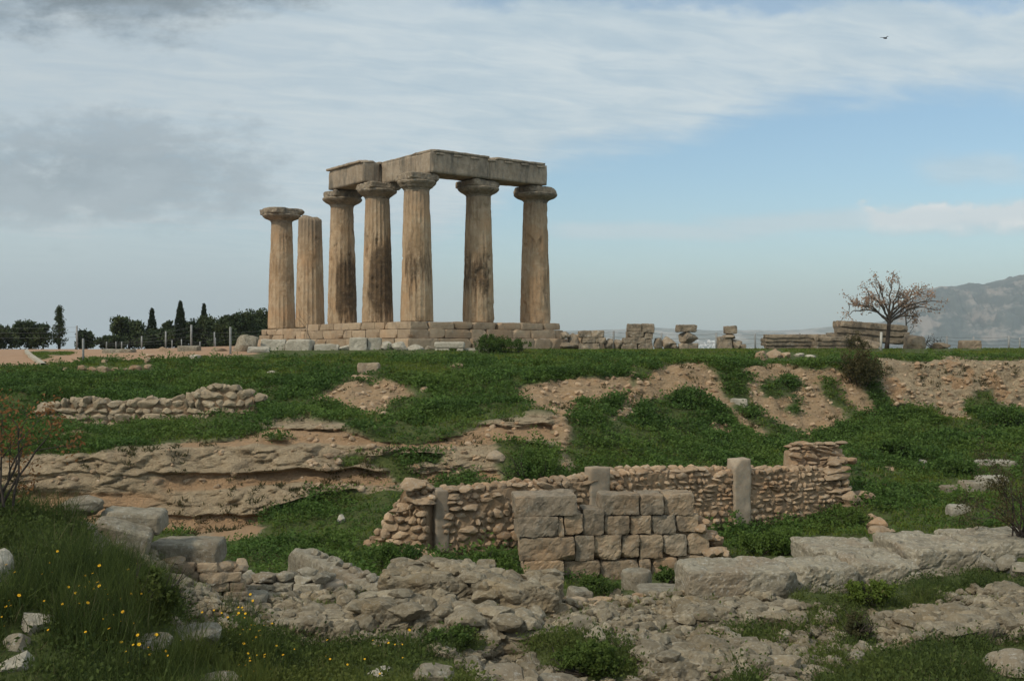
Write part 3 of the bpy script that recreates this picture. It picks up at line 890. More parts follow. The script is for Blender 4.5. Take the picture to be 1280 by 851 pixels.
def column(x, y, z0, h, seed, capital=True, r0=0.82, r1=0.63, stain=(0.0, 0, 0, 1), capw=1.0, aba=1.75, abrot=0.0):
    """shaft with twenty flutes; capital and abacus are its pieces"""
    hs = h - (0.82 if capital else 0.0)
    n, m = 160, 90
    t = np.linspace(0, 1, m)
    r = r0 + (r1 - r0) * (t * 0.88 + 0.12 * t * t)
    if not capital: r = r * np.where(t > 0.975, 1 - (t - 0.975) * 14, 1)
    a = np.arange(n) / n * 2 * math.pi
    A, T_ = np.meshgrid(a, t); Rr = np.repeat(r[:, None], n, 1)
    p = np.stack((np.cos(A) * Rr, np.sin(A) * Rr, T_ * hs), -1)
    er = fbm(p * 0.9 + seed * 9.1, 4, 0.6)
    fl = np.abs(np.sin(A * 10))                       # arrises at zero
    keep = sst(er, 0.25, -0.25) * 0.8 + 0.2
    Rr = Rr - 0.040 * fl * keep - 0.035 * sst(er, 0.05, 0.5) + 0.02 * fbm(p * 3.1 + seed, 4, 0.6)
    chip = sst(fbm(p * np.array((1.7, 1.7, 1.2)) + seed * 3 + 40, 4, 0.6), 0.33, 0.5)
    Rr = Rr - 0.07 * chip
    Rr = Rr - 0.05 * sst(T_, 0.035, 0.0) * sst(fbm(p * 2 + 5 + seed, 3), -0.1, 0.3)
    Zc = T_ * hs + (0 if capital else 1) * sst(T_, 0.9, 1.0) * (0.16 * fbm(p * 1.2 + 3, 3) + 0.10 * np.cos(A - 2.6))
    V = np.stack((np.cos(A) * Rr, np.sin(A) * Rr, Zc), -1).reshape(-1, 3) + L(x, y, z0)
    Fq = [(i * n + k, i * n + (k + 1) % n, (i + 1) * n + (k + 1) % n, (i + 1) * n + k) for i in range(m - 1) for k in range(n)]
    amt, az, zc, zw = stain
    sv = 1.06 * amt * sst(np.cos(A - az), -0.15, 0.75) * np.exp(-((T_ - zc) / zw) ** 2)
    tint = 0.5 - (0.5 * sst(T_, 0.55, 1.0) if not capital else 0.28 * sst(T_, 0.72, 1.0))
    o = obj('column', V, [np.array(Fq), np.array([[(m - 1) * n + k for k in range(n)], list(range(n))[::-1]])], M['column'], temple,
            attrs={'tint': (tint + 0 * A).ravel(), 'stain': sv.ravel()})
    if capital:
        zt = z0 + hs
        pr = [(r1 * 0.98, -0.06), (r1 * 1.0, 0.02), (r1 * 1.06, 0.05), (r1 * 1.03, 0.08), (r1 * 1.22, 0.16), (r1 * 1.42 * capw, 0.25), (r1 * 1.57 * capw, 0.33), (r1 * 1.63 * capw, 0.40), (r1 * 1.60 * capw, 0.47), (r1 * 1.1, 0.478)]
        pz = np.interp(np.linspace(0, len(pr) - 1, 34), range(len(pr)), [q[1] for q in pr]); prr = np.interp(np.linspace(0, len(pr) - 1, 34), range(len(pr)), [q[0] for q in pr])
        V, Fc = lathe(L(x, y, zt), list(zip(prr, pz)), 72, seed, 0.07)
        obj('capital', V, Fc, M['capital'], o)
        V, Fc = block(L(x, y, zt + 0.635), (aba, aba, 0.35), seed + 3, ROT @ rotz(abrot), 0.07, 0.07, 0.10, 7, freq=1.8)
        obj('abacus', V, Fc, M['capital'], o)
    return o


zs = 1.135
# azimuth of the darkest staining: the side turned to the right as seen from the ruins
column(0, 0, zs, 7.2, 1, stain=(0.62, -1.35, 0.40, 0.30), capw=0.93, aba=1.62)
column(0, BA, zs, 7.2, 2, stain=(0.98, -0.95, 0.36, 0.42), capw=1.0)
column(0, 2 * BA, zs - 0.02, 7.2, 3, stain=(1.0, -0.75, 0.30, 0.34), capw=1.05)
column(0, 3 * BA + 0.05, zs - 0.15, 6.36, 4, False, stain=(0.25, -0.6, 0.8, 0.3), r0=0.84, r1=0.66)
column(0, 4 * BA, zs - 0.19, 7.2, 5, stain=(0.22, -0.4, 0.2, 0.2), capw=1.12, aba=2.1, r0=0.83)
column(BB, 0, zs, 7.2, 6, stain=(0.72, -1.75, 0.36, 0.26), capw=1.05)
column(2 * BB, 0, zs, 7.2, 7, stain=(0.40, -0.9, 0.48, 0.22), capw=1.14, aba=1.7)

za = zs + 7.2 + 0.01
ah = 1.03


def beam(xa, xb, ya, yb, seed, z=za, h=ah):
    """one architrave block with its worn fillet along the top"""
    V, Fc = block(L((xa + xb) / 2, (ya + yb) / 2, z + h / 2), (xb - xa, yb - ya, h), seed, ROT, 0.12, 0.03, 0.05, 1, freq=1.5)
    o = obj('architrave', V, Fc, M['architrave'], temple)
    return o


def fillet(parent, xa, xb, ya, yb, seed, z=za + ah - 0.02, h=0.13):
    V, Fc = block(L((xa + xb) / 2, (ya + yb) / 2, z + h / 2), (xb - xa, yb - ya, h), seed, ROT, 0.11, 0.025, 0.04, 2, freq=2.2)
    obj('fillet', V, Fc, M['architrave'], parent)


hw = 0.95
# flank: two outer blocks, joint over the middle column; local y negative is the outer side
b1 = beam(0.27, BB - 0.006, -hw, hw * 0.6, 31)
fillet(b1, 0.25, BB - 0.01, -hw - 0.06, hw * 0.5, 41)
b2 = beam(BB + 0.006, 2 * BB + 0.02, -hw, hw * 0.6, 32)
fillet(b2, BB + 0.01, 2 * BB + 0.06, -hw - 0.06, hw * 0.5, 42)
# facade: inner backing block only between the first two columns, outer block beyond
b3 = beam(0.25, 1.05, hw * 0.6 + 0.012, BA + 0.05, 33)
fillet(b3, 0.27, 1.05, hw * 0.6, BA + 0.05, 43)
b4 = beam(-hw + 0.08, 0.10, BA - 0.05, 2 * BA - 0.03, 34)
fillet(b4, -hw - 0.04, 0.10, BA - 0.06, 2 * BA + 0.0, 44)
b5 = beam(0.115, 0.96, BA + 0.06, 2 * BA - 0.3, 35)
fillet(b5, 0.12, 1.0, BA + 0.02, 2 * BA - 0.3, 45)
for k in range(7):
    for (xx, yy, dx, dy) in (((0.7 + k * 1.05), -hw - 0.035, 0.5, 0.06),):
        if xx < 2 * BB - 0.2:
            V, Fc = block(L(xx, yy, za + ah - 0.10), (dx, dy, 0.11), 60 + k, ROT, 0.06, 0.015, 0.02, 3)
            obj('regula', V, Fc, M['architrave'], b1 if xx < BB else b2)


def course(zt, h, off, seed, skipf=0.0, x1=2 * BB, y1=4 * BA, name='platform_step', lowleft=None, bw=1.25):
    """a course of squared blocks round the visible sides of the platform"""
    mb = MB(); rs = random.Random(seed); k = 0
    x = -off
    while x < x1 + off - 0.05:
        w = min(rs.uniform(bw * 0.7, bw * 1.4), x1 + off - x)
        if w < 0.35: w = x1 + off - x
        V, Fc = block(L(x + w / 2, -off + 0.6 + rs.uniform(-.025, .025), zt - h / 2 + rs.uniform(-.012, .012)), (w - 0.015, 1.2, h - 0.012), seed * 50 + k, ROT, 0.13, 0.035, 0.03, 3, freq=2)
        mb.add(V, Fc, rs.uniform(0.3, 0.7)); x += w; k += 1
    y = -off + 1.215
    while y < y1 + off - 0.05:
        w = min(rs.uniform(bw * 0.7, bw * 1.4), y1 + off - y)
        if w < 0.35: w = y1 + off - y
        low = 0
        hh = h
        if lowleft and y > lowleft: low = 0.20
        V, Fc = block(L(-off + 0.6 + rs.uniform(-.03, .03), y + w / 2, zt - h / 2 - low + rs.uniform(-.015, .015)), (1.2, w - 0.015, h - 0.012), seed * 50 + 500 + k, ROT, 0.13, 0.035, 0.03, 3, freq=2)
        if rs.random() > skipf: mb.add(V, Fc, rs.uniform(0.3, 0.7))
        y += w; k += 1
    mb.add(*block(L(x1 / 2 + 0.3, y1 / 2 + 0.3, zt - h / 2 - 0.25), (x1 + 2 * off - 1.8, y1 + 2 * off - 1.8, h), seed, ROT, 0.5, 0.05, 0.04, 0), 0.45)
    return mb.build(name, M['base'], temple)


course(zs, 0.36, 0.95, 3, 0.0, lowleft=2.3 * BA, y1=3.95 * BA)
course(zs - 0.36, 0.45, 1.05, 4, lowleft=3.2 * BA, y1=3.95 * BA)
course(zs - 0.81, 0.62, 1.35, 5, bw=1.6, y1=3.85 * BA)
# step blocks trailing away at the right-hand end
mb = MB()
for k, (x, w, h, zt) in enumerate(((2 * BB + 2.2, 1.3, 0.75, 0.55), (2 * BB + 3.4, 1.0, 0.5, 0.25), (2 * BB + 4.3, 0.8, .4, .12))):
    mb.add(*block(L(x, -1.3, zt - h / 2), (w, 1.1, h), 300 + k, ROT, 0.12, 0.05, 0.05, 5), 0.5)
mb.build('platform_end', M['base'], temple)


# ------------------------------------------------------------------ masonry helpers
def course_wall(mb, A, B, zb, ht, thick, sw, sh, seed, top_var=0.12, level=2, both=False, hfun=None, bulge=0.05, ends=True, tint=(0.2, 0.8), squared=False):
    """rough stones laid in courses on the near face, the top and the ends of a wall from A to B"""
    rs = random.Random(seed); A = np.array(A, float); B = np.array(B, float)
    Lw = np.linalg.norm((B - A)[:2]); t = (B - A) / Lw; t[2] = 0
    nrm = np.array((t[1], -t[0], 0.0))
    if nrm[1] > 0: nrm = -nrm
    RR = np.stack((t, -nrm, (0, 0, 1)), 1)
    slope = (B[2] - A[2]) / Lw
    k = 0
    faces = [(nrm, thick / 2)] + ([(-nrm, thick / 2)] if both else [])
    hmax = ht * 1.6
    for nn, off in faces:
        z = 0.0
        while z < hmax:
            h = sh * rs.uniform(0.75, 1.35); x = rs.uniform(-sw, 0)
            while x < Lw:
                w = sw * rs.choice((0.5, 0.7, 0.8, 1.0, 1.2, 1.5, 2.0)) * rs.uniform(0.85, 1.15)
                xm = x + w / 2
                lim = hfun(xm / Lw) if hfun else ht
                if -0.05 < xm < Lw + 0.05 and z + h * 0.6 < lim + rs.uniform(-top_var, top_var):
                    c = A + t * xm + nn * (off + rs.uniform(-0.35, 1) * bulge - 0.10) + np.array((0, 0, zb + slope * xm + z + h / 2))
                    c[2] -= A[2] if False else 0
                    dp = rs.uniform(0.24, 0.34)
                    if squared:
                        V, Fc = block(c, (w * 0.97, dp, h * rs.uniform(0.9, 0.98)), seed * 97 + k, RR @ rot((rs.uniform(-.05, .05), rs.uniform(-.04, .04), rs.uniform(-.1, .1))), 0.045, 0.025, 0.045, 6, freq=4.0)
                    else: V, Fc = rock(c, (w * 1.12, dp, h * rs.uniform(0.85, 1.35)), seed * 997 + k, RR @ rot((rs.uniform(-.12, .12), rs.uniform(-.25, .25), rs.uniform(-.2, .2))), level, 9, 18, 0.085)
                    mb.add(V, Fc, rs.uniform(*tint)); k += 1
                x += w
            z += h * 0.93
    # top
    x = 0
    while x < Lw:
        w = sw * rs.uniform(0.7, 1.5); y = -thick / 2 + 0.12
        lim = hfun(min(1, (x + w / 2) / Lw)) if hfun else ht
        while y < thick / 2:
            c = A + t * (x + w / 2) + nrm * (-y) + np.array((0, 0, zb + slope * x + lim + rs.uniform(-.08, .03)))
            V, Fc = rock(c, (w, sw * rs.uniform(0.7, 1.2), sh * 1.1), seed * 991 + 7 * k, RR @ rotz(rs.uniform(-.5, .5)), level, 9, 18, 0.085)
            mb.add(V, Fc, rs.uniform(*tint)); y += sw * 0.8; k += 1
        x += w * 0.95
    return t, nrm, Lw, RR


def core(mb, A, B, zb, ht, thick, seed, hfun=None, tint=0.5, seg=0.09):
    A = np.array(A, float); B = np.array(B, float); Lw = np.linalg.norm((B - A)[:2]); t = (B - A) / Lw; t[2] = 0
    n = np.array((-t[1], t[0], 0)); RR = np.stack((t, n, (0, 0, 1)), 1)
    V, Fc = block((0, 0, 0), (Lw, thick, 1.0), seed, None, seg, 0.03, 0.0, 0, maxseg=110)
    xf = V[:, 0] / Lw + 0.5
    hh = np.array([hfun(q) for q in np.clip(xf, 0, 1)]) if hfun else ht
    V[:, 2] = (V[:, 2] + 0.5) * (hh - 0.05)
    V = V + fbm(V * 3.0 + seed, 4, 0.6)[:, None] * np.array((0.02, 0.10, 0.05))
    V = V @ RR.T + (A + B) / 2 * np.array((1, 1, 0)) + np.array((0, 0, zb + (A[2] + B[2]) / 2))
    mb.add(V, Fc, tint)


# ------------------------------------------------------------------ the rubble wall with upright pillars across the court
RWA, RWB = P(553, 694, 24.1), P(1040, 656, 28.3)
rw_z = -4.9
RWA[2] = RWB[2] = 0.0
rwt = (RWB - RWA) / np.linalg.norm(RWB - RWA)
rw = empty('rubble_wall', (RWA + RWB) / 2 + np.array((0, 0, rw_z)), 'long earth-coloured rubble wall with three upright stone pillars set into its face', 'wall')


def rwh(x):   # height along the wall above rw_z
    return float(np.interp(x, [0, 0.2, 0.36, 0.42, 0.5, 0.75, 0.86, 0.88, 1.0], [1.66, 1.74, 1.80, 1.92, 1.90, 1.78, 1.72, 1.74, 1.66]))


mb = MB(); core(mb, RWA, RWB, rw_z, 1.6, 0.55, 5, rwh, 0.45); mb.build('core', M['mortar'], rw)
mb = MB()
course_wall(mb, RWA, RWA + (RWB - RWA) * 0.40, rw_z, 1.6, 0.55, 0.21, 0.155, 11, 0.06, hfun=lambda x: rwh(x * 0.4), bulge=0.09, tint=(0.15, 0.7))
mb.build('loose_stonework', M['rubble'], rw)
mb = MB()
course_wall(mb, RWA + (RWB - RWA) * 0.41, RWB, rw_z, 1.6, 0.55, 0.18, 0.14, 12, 0.05, hfun=lambda x: rwh(0.41 + x * 0.59), bulge=0.05, tint=(0.3, 0.9))
mb.build('coursed_stonework', M['rubble'], rw)
# upper right stub and the stepped end
mb = MB()
A2 = P(985, 600, 28.3); B2 = P(1047, 600, 28.9); A2[2] = B2[2] = 0
course_wall(mb, A2, B2, rw_z + 1.6, 0.68, 0.5, 0.34, 0.10, 14, 0.03, tint=(0.2, 0.7)); core(mb, A2, B2, rw_z + 1.2, 1.0, 0.42, 8)
A2 = P(1036, 640, 28.25); B2 = P(1052, 640, 28.35); A2[2] = B2[2] = 0
course_wall(mb, A2, B2, rw_z, 1.9, 0.7, 0.36, 0.17, 15, 0.03, tint=(0.2, 0.7))
A2 = P(1052, 640, 28.2); B2 = P(1078, 640, 28.5); A2[2] = B2[2] = 0
course_wall(mb, A2, B2, rw_z + 0.05, 0.95, 0.7, 0.42, 0.24, 16, 0.1, level=3, tint=(0.2, 0.7))
mb.build('end_stub', M['rubble'], rw)


def pillar(u0, u1, v0, v1, d, seed, mat, parent, dp=0.36, tint=0.5):
    w = (u1 - u0) / F * d; zt = -(v0 - HV) / F * d; zb = -(v1 - HV) / F * d
    c = P((u0 + u1) / 2, v1, d); c[2] = (zt + zb) / 2; c[1] += dp / 2
    V, Fc = block(c, (w, dp, zt - zb), seed, rotz(math.atan2(rwt[1], rwt[0])), 0.05, 0.03, 0.035, 2, freq=3.0)
    return obj('pillar', V, Fc, mat, parent, attrs={'tint': np.full(len(V), tint)})


pillar(538.5, 556.5, 612, 692, 23.75, 21, M['plaster'], rw, 0.5, 0.35)
pillar(733, 761, 584, 660, 25.2, 22, M['plaster'], rw, 0.34)
pillar(913, 938, 573, 664, 26.75, 23, M['plaster'], rw, 0.36, 0.55)

# the tumbled return of that wall at its left end
rt = empty('wall_return', P(515, 690, 23.9), 'collapsed sloping end of the rubble wall, small stones heaped left of the first pillar', 'wall')
mb = MB()
A3 = P(462, 690, 24.6); B3 = P(541, 690, 23.9); A3[2] = B3[2] = 0
hf = lambda x: float(np.interp(x, [0, 0.12, 0.3, 0.5, 0.6, 0.68, 1.0], [0.30, 0.55, 0.85, 1.12, 1.62, 1.80, 1.62]))
course_wall(mb, A3, B3, rw_z, 1.0, 0.7, 0.20, 0.155, 17, 0.06, hfun=hf, bulge=0.14, tint=(0.3, 0.85))
mb.build('stonework', M['rubble'], rt)
mb = MB(); core(mb, A3, B3, rw_z, 1.0, 0.6, 9, hf); mb.build('core', M['mortar'], rt)
mb = MB(); rs = random.Random(5)
for k in range(5):
    q = rs.random()
    c = P(np.interp(q, [0, 1], [500, 532]), 607, 23.9); c[2] = rw_z + hf(0.5 + q * 0.38) + 0.05
    V, Fc = rock(c, (0.5 * rs.uniform(.6, 1.2), 0.4, 0.2), 700 + k, rotz(rs.random() * 3), 3, 10, 10, 0.05); mb.add(V, Fc, 0.4)
for (u, v, w, h) in ((517, 605, .62, .30), (530, 627, .55, .16)):
    c = P(u, v, 23.65); V, Fc = rock(c, (w, 0.4, h), int(u), None, 3, 9, 10, 0.05); mb.add(V, Fc, 0.5)
mb.build('cap_stones', M['rubble'], rt)
# footing of rubble running down from the pillar to the front
rf = MB(); rs = random.Random(6)
for k in range(150):
    q = rs.random(); u = np.interp(q, [0, 1], [512, 588]) + rs.uniform(-12, 12); v = np.interp(q, [0, 1], [688, 722])
    d = np.interp(q, [0, 1], [23.2, 21.0]); c = P(u, v, d); c[2] += rs.uniform(-.22, .02) ; c[1] += rs.uniform(-.25, .25)
    V, Fc = rock(c, (rs.uniform(.16, .36), rs.uniform(.16, .3), rs.uniform(.1, .2)), 800 + k, rot((rs.uniform(-.3, .3), rs.uniform(-.3, .3), rs.random() * 3)), 2, 10, 10, 0.06)
    rf.add(V, Fc, rs.uniform(0.2, 0.8))
ql = np.linspace(0, 1, 9)
o = rf.build('wall_footing', M['rubble'], None, P(550, 715, 22)); tag(o, 'low ridge of rubble running forward from the foot of the first pillar', 'wall footing')

M['greyash'] = stone_mat('grey_ashlar', (0.185, 0.148, 0.105), (0.27, 0.218, 0.158), lichen=(0.34, 0.32, 0.27), lich=0.5, stain=0.75, dark=(0.085, 0.076, 0.06), sc=1.8, bumpd=0.025, warm=(0.26, 0.18, 0.11))
FLAT.add('grey_ashlar')

# ------------------------------------------------------------------ ashlar wall of big squared blocks
aw = empty('ashlar_wall', P(770, 726, 21.6), 'short wall of four courses of large squared weathered blocks, its top course gapped', 'wall')
BL = [(642.6, 719.2, 620, 645.5, .95, .035), (750.7, 798.6, 619, 644.3, .7, 0), (799.4, 828.6, 618.5, 643.5, .7, 0), (829.4, 867, 617.5, 644, .7, 0),
      (644.6, 696, 646, 671, .8, 0), (696.6, 703.6, 646, 670, .6, 0), (704.4, 727.2, 642, 669.3, .7, 0), (728, 754, 637, 668.5, .7, 0), (754.8, 786.6, 645, 669, .7, 0), (787.4, 813.6, 644.3, 668, .7, 0), (814.4, 843.6, 644.5, 668, .7, 0), (844.4, 872, 643.8, 665.5, .6, 0),
      (649, 717, 671.8, 700.8, .8, 0), (717.8, 741.6, 669.5, 700.5, .7, 0), (742.4, 775.4, 669.3, 699.5, .7, 0), (776.2, 798.2, 669, 697, .7, 0), (799, 827.4, 668.5, 697.5, .7, 0), (828.2, 858, 667.5, 694.5, .7, 0), (858.8, 884, 665.5, 692, .7, 0),
      (653.5, 704, 701.2, 728, .75, 0), (704.8, 749.6, 701.2, 727, .7, 0), (750.4, 797.6, 700, 726, .7, 0), (798.4, 812, 698.5, 722, .6, 0), (812.8, 845.6, 697.5, 724, .7, 0), (846.4, 888, 695, 722, .7, 0)]
for k, (u0, u1, v0, v1, dp, tl) in enumerate(BL):
    d = 21.4 + (0.5 * (u0 + u1) - 650) / 240 * 0.75
    w = (u1 - u0) / F * d; h = (v1 - v0) / F * d
    c = P((u0 + u1) / 2, (v0 + v1) / 2, d); c[1] += dp / 2 + random.uniform(-.03, .03)
    V, Fc = block(c, (w * 1.012, dp, h * 1.0), 400 + k, rot((0, -tl, 0.05 + random.uniform(-.03, .03))), 0.04, 0.022, 0.05, 4, freq=5.0)
    gr_ = k < 3 or k in (4, 7, 10, 13, 17)
    obj('block', V, Fc, M['greyash' if gr_ else 'ashlar'], aw, attrs={'tint': np.full(len(V), random.uniform(0.3, 0.75))})
cc = P(770, 690, 22.1)
V, Fc = block(cc + np.array((0, .15, -.05)), (3.5, 0.35, 1.05), 9, rotz(0.05), 0.2, 0.05, 0.03, 3)
obj('core', V, Fc, M['mortar'], aw)
mb = MB(); rs = random.Random(8)
for k in range(34):
    u = rs.uniform(872, 905); q = (u - 872) / 33
    v = rs.uniform(np.interp(q, [0, 1], [640, 690]), 712); c = P(u, v, 22.3 + rs.uniform(-.2, .5))
    V, Fc = rock(c, (rs.uniform(.2, .45), .35, rs.uniform(.14, .26)), 1500 + k, rotz(rs.random()), 2, 10, 10, 0.06); mb.add(V, Fc, rs.uniform(.3, .7))
mb.build('broken_end', M['rubble'], aw)

# ------------------------------------------------------------------ single stones, placed by bearing and dip on the ground
_seed = [2000]
EXCL = []          # no herbs right in front of these stones


def stone(label, u0, u1, v0, v1, mat='grey', kind='block', name='stone_block', cat='stone block', group=None, dp=None, d=None, rz=0.0, tilt=0.0, roll=0.0, tint=None, level=3, sink=0.05, rnd=0.06, rough=0.05, chips=5, craggy=0.0):
    _seed[0] += 1; sd = _seed[0]
    g = hit((u0 + u1) / 2, v1 - 1)
    EXCL.append((u0, u1, v0, v1 + 0.10 * F / g[1]))
    if d is None: d = g[1]
    w = (u1 - u0) / F * d
    if dp is None: dp = w * 0.75
    el = max(0.0, ((v0 + v1) / 2 - HV) / F)
    h = max((v1 - v0) / F * d - dp * el * 0.8, 0.07)
    zb = -(v1 - HV) / F * d - sink
    c = np.array((((u0 + u1) / 2 - 640) / F * (d + dp * .3), d + dp / 2, zb + (h + sink) / 2))
    RR = rot((tilt, roll, rz))
    ww = w / (abs(math.cos(rz)) + 0.25 * abs(math.sin(rz)))
    if kind == 'block':
        V, Fc = block(c, (ww, dp, h + sink), sd, RR, 0.045 if d < 25 else 0.09, min(rnd, h * .3), rough, chips, freq=2.6)
        if craggy:
            nr = unit(((V - c) @ RR) / np.array((ww, dp, h)) * np.array((1, 1, 1.3))) @ RR.T
            V = V + nr * (blocky(V, np.array((1.5, 1.5, 2.4))) * .12 * craggy + blocky(V + 5, np.array((4.5, 4.5, 6.0))) * .05 * craggy)[:, None]
    elif kind == 'drum':
        r = w / 2; pr = [(r * 0.98, 0), (r, 0.05 * h), (r * 0.99, h * 0.5), (r * 0.98, h * 0.93), (r * 0.9, h + sink), (r * 0.4, h + sink + .005)]
        q = np.linspace(0, len(pr) - 1, 24)
        V, Fc = lathe((c[0], d + r, zb), list(zip(np.interp(q, range(len(pr)), [a for a, _ in pr]), np.interp(q, range(len(pr)), [b for _, b in pr]))), 48, sd, 0.03)
    else:
        V, Fc = rock(c, (ww, dp, h + sink), sd, RR, level, 9, 14, 0.075)
    o = obj(name, V, Fc, M[mat], None, (c[0], c[1], zb), {'tint': np.full(len(V), tint if tint is not None else random.uniform(0.35, 0.65))}, False if kind != 'drum' else True)
    tag(o, label, cat, group)
    return o


GT_ = 'stones lined up in front of the temple'
# row in front of the temple
stone('largest upright grey boulder at the left end of the row before the temple', 291, 322, 418, 446, 'grey', 'rock', 'boulder', 'boulder', GT_, 0.9, 49.5)
stone('low pale slab leaning beside the large boulder left of the temple', 309, 337, 434, 448, 'pale', 'block', 'stone_slab', 'stone slab', GT_, 0.5, 48.6, 0.2, 0.3)
stone('grey squared block below the far left column, touching the boulder side', 326, 357, 424, 441, 'pale', 'block', 'stone_block', 'stone block', GT_, 0.8, 50.3, 0.1)
stone('rounded grey block below the broken column without a capital', 357, 392, 424, 443, 'pale', 'block', 'stone_block', 'stone block', GT_, 0.8, 50, -0.15, rnd=.15)
stone('long low whitish slab lying before the platform below the third column', 393, 424, 430, 440, 'pale', 'block', 'stone_slab', 'stone slab', GT_, 0.6, 50)
stone('small whitish wedge between the long low slab and two grey blocks', 424, 440, 431, 440, 'pale', 'rock', 'stone_slab', 'stone slab', GT_, 0.5, 50)
stone('left of the two upright grey blocks standing side by side before the platform', 437, 459, 422, 439, 'pale', 'block', 'stone_block', 'stone block', GT_, 0.6, 50)
stone('right of the two upright grey blocks standing side by side before the platform', 459, 477, 422, 438.5, 'pale', 'block', 'stone_block', 'stone block', GT_, 0.6, 50.2, 0.1)
stone('grey stone tilted to the right beside the pair of upright blocks', 476, 493, 426, 440, 'pale', 'rock', 'stone_block', 'stone block', GT_, 0.5, 50)
stone('whitish tilted stone with a rounded back in the row before the platform', 489, 509, 426.5, 440.5, 'pale', 'rock', 'stone_block', 'stone block', GT_, 0.5, 49.8)
stone('low rounded pale stone below the corner column', 508, 531, 430, 441, 'pale', 'rock', 'stone_block', 'stone block', GT_, 0.6, 50)
stone('small low grey stone left of the notched white block', 530, 545, 431.5, 440, 'grey', 'rock', 'stone_block', 'stone block', GT_, 0.5, 50.3)
stone('thin flat whitish slab at the right end of the row, beside the bush', 580, 614, 435, 441.5, 'pale', 'block', 'stone_slab', 'stone slab', GT_, 0.7, 49.5)
# white block with an arched notch underneath
nb = empty('notched_block', P(562, 443, 49.6), 'long whitish block with an arched notch underneath, below the fourth standing column', 'stone block', GT_)
d = 49.6
for (u0, u1, v0, v1) in ((543, 581, 427, 435.5),):
    V, Fc = block(P(562, 431.5, d), ((u1 - u0) / F * d, 0.6, (v1 - v0) / F * d), 61, None, 0.06, 0.08, 0.03, 4); obj('slab', V, Fc, M['pale'], nb)
for (u0, u1, v0, v1) in ((544, 562, 435, 441), (571, 580, 435, 443.5)):
    V, Fc = block(P((u0 + u1) / 2, (v0 + v1) / 2, d), ((u1 - u0) / F * d, 0.56, (v1 - v0) / F * d), 62 + int(u0), None, 0.06, 0.07, 0.03, 3); obj('foot', V, Fc, M['pale'], nb)
# stones on the grass slope
stone('square brownish block lying alone on the grass below the temple corner', 447, 474, 453, 468, 'brown', 'block', 'stone_block', 'stone block', None, 0.6)
stone('flat pale brown stone alone in the leafy slope below the notched block', 562, 583, 453.5, 461, 'rubble', 'rock', 'stone', 'stone')
stone('tiny pale flat stone lying in the grass left of the brownish block', 332, 347, 463, 467, 'pale', 'rock', 'stone', 'stone')
stone('small brown stone at the right edge of the bare earth patch', 524, 535, 483, 491, 'rubble', 'rock', 'stone', 'stone')
stone('white rectangular block lying alone in the gully right of the earth hump', 913, 935, 498, 508, 'pale', 'block', 'stone_block', 'stone block', None, 0.45, None, -0.2)
# left of the temple, by the track
stone('pale rounded boulder by the track, right of the low grey masonry', 193, 212, 433, 446, 'rubble', 'rock', 'boulder', 'boulder', None, 0.8, 52)
stone('grey flat-topped boulder by the track between the pale boulder and the tall post', 223, 248, 432, 443.5, 'grey', 'block', 'boulder', 'boulder', None, 0.7, 51)
stone('small white stone in front of the flat-topped boulder by the track', 236, 251, 443, 450, 'pale', 'rock', 'stone', 'stone', None, 0.5)
stone('brown stones heaped left of the tall grey fence post near the large boulder', 262, 286, 434.5, 445, 'brown', 'rock', 'stone', 'stone', None, 0.7, 50)
stone('low block of grey masonry lying between the track and the grass', 129, 166, 436, 446.5, 'grey', 'block', 'masonry_block', 'stone block', None, 0.8, 50)
stone('thin flat stone lying at the edge of the track below the pale boulder', 176, 192, 442, 447, 'rubble', 'rock', 'stone', 'stone', None, 0.6)
for k, (a, b_, c_, e_) in enumerate(((77, 85, 459, 464), (95, 107, 456, 465), (107, 121, 458, 465), (121, 137, 457, 466), (138, 152, 459, 465), (153, 160, 460, 465), (160, 177, 456, 465), (179, 191, 455, 464), (180, 188, 446, 455), (126, 134, 449, 454))):
    stone('grey stone of the broken row on top of the left grass slope', a, b_, c_, e_, 'rubble', 'rock', 'stone', 'stone', 'stones of the broken row on the left slope', 0.4)
# right-hand plateau edge
stone('squarish brown boulder at the left of the stones before the fallen slabs', 944, 960, 438, 452.5, 'rubble', 'rock', 'boulder', 'boulder', None, 0.6)
stone('pale broad boulder second from the left before the fallen slabs', 958, 977, 435.5, 448.5, 'rubble', 'rock', 'boulder', 'boulder', None, 0.7)
stone('low boulder third from the left before the fallen slabs', 976, 990, 440, 448.5, 'rubble', 'rock', 'boulder', 'boulder', None, 0.6)
stone('small whitish stone just right of the boulders before the fallen slabs', 993, 1006, 441, 447, 'pale', 'rock', 'stone', 'stone', None, 0.5)
stone('flat whitish stone on the grass farthest right of the boulders, below the slabs', 1008, 1022, 443, 448, 'pale', 'rock', 'stone', 'stone', None, 0.5)
stone('small brown block on the skyline right of the tree by the fence', 1201, 1226, 425.5, 436, 'brown', 'block', 'stone_block', 'stone block', None, 0.6, 53)
stone('low brown stone on the skyline between the leaning boulder and small block', 1166, 1190, 428, 437, 'brown', 'rock', 'stone_block', 'stone block', None, 0.6, 54)


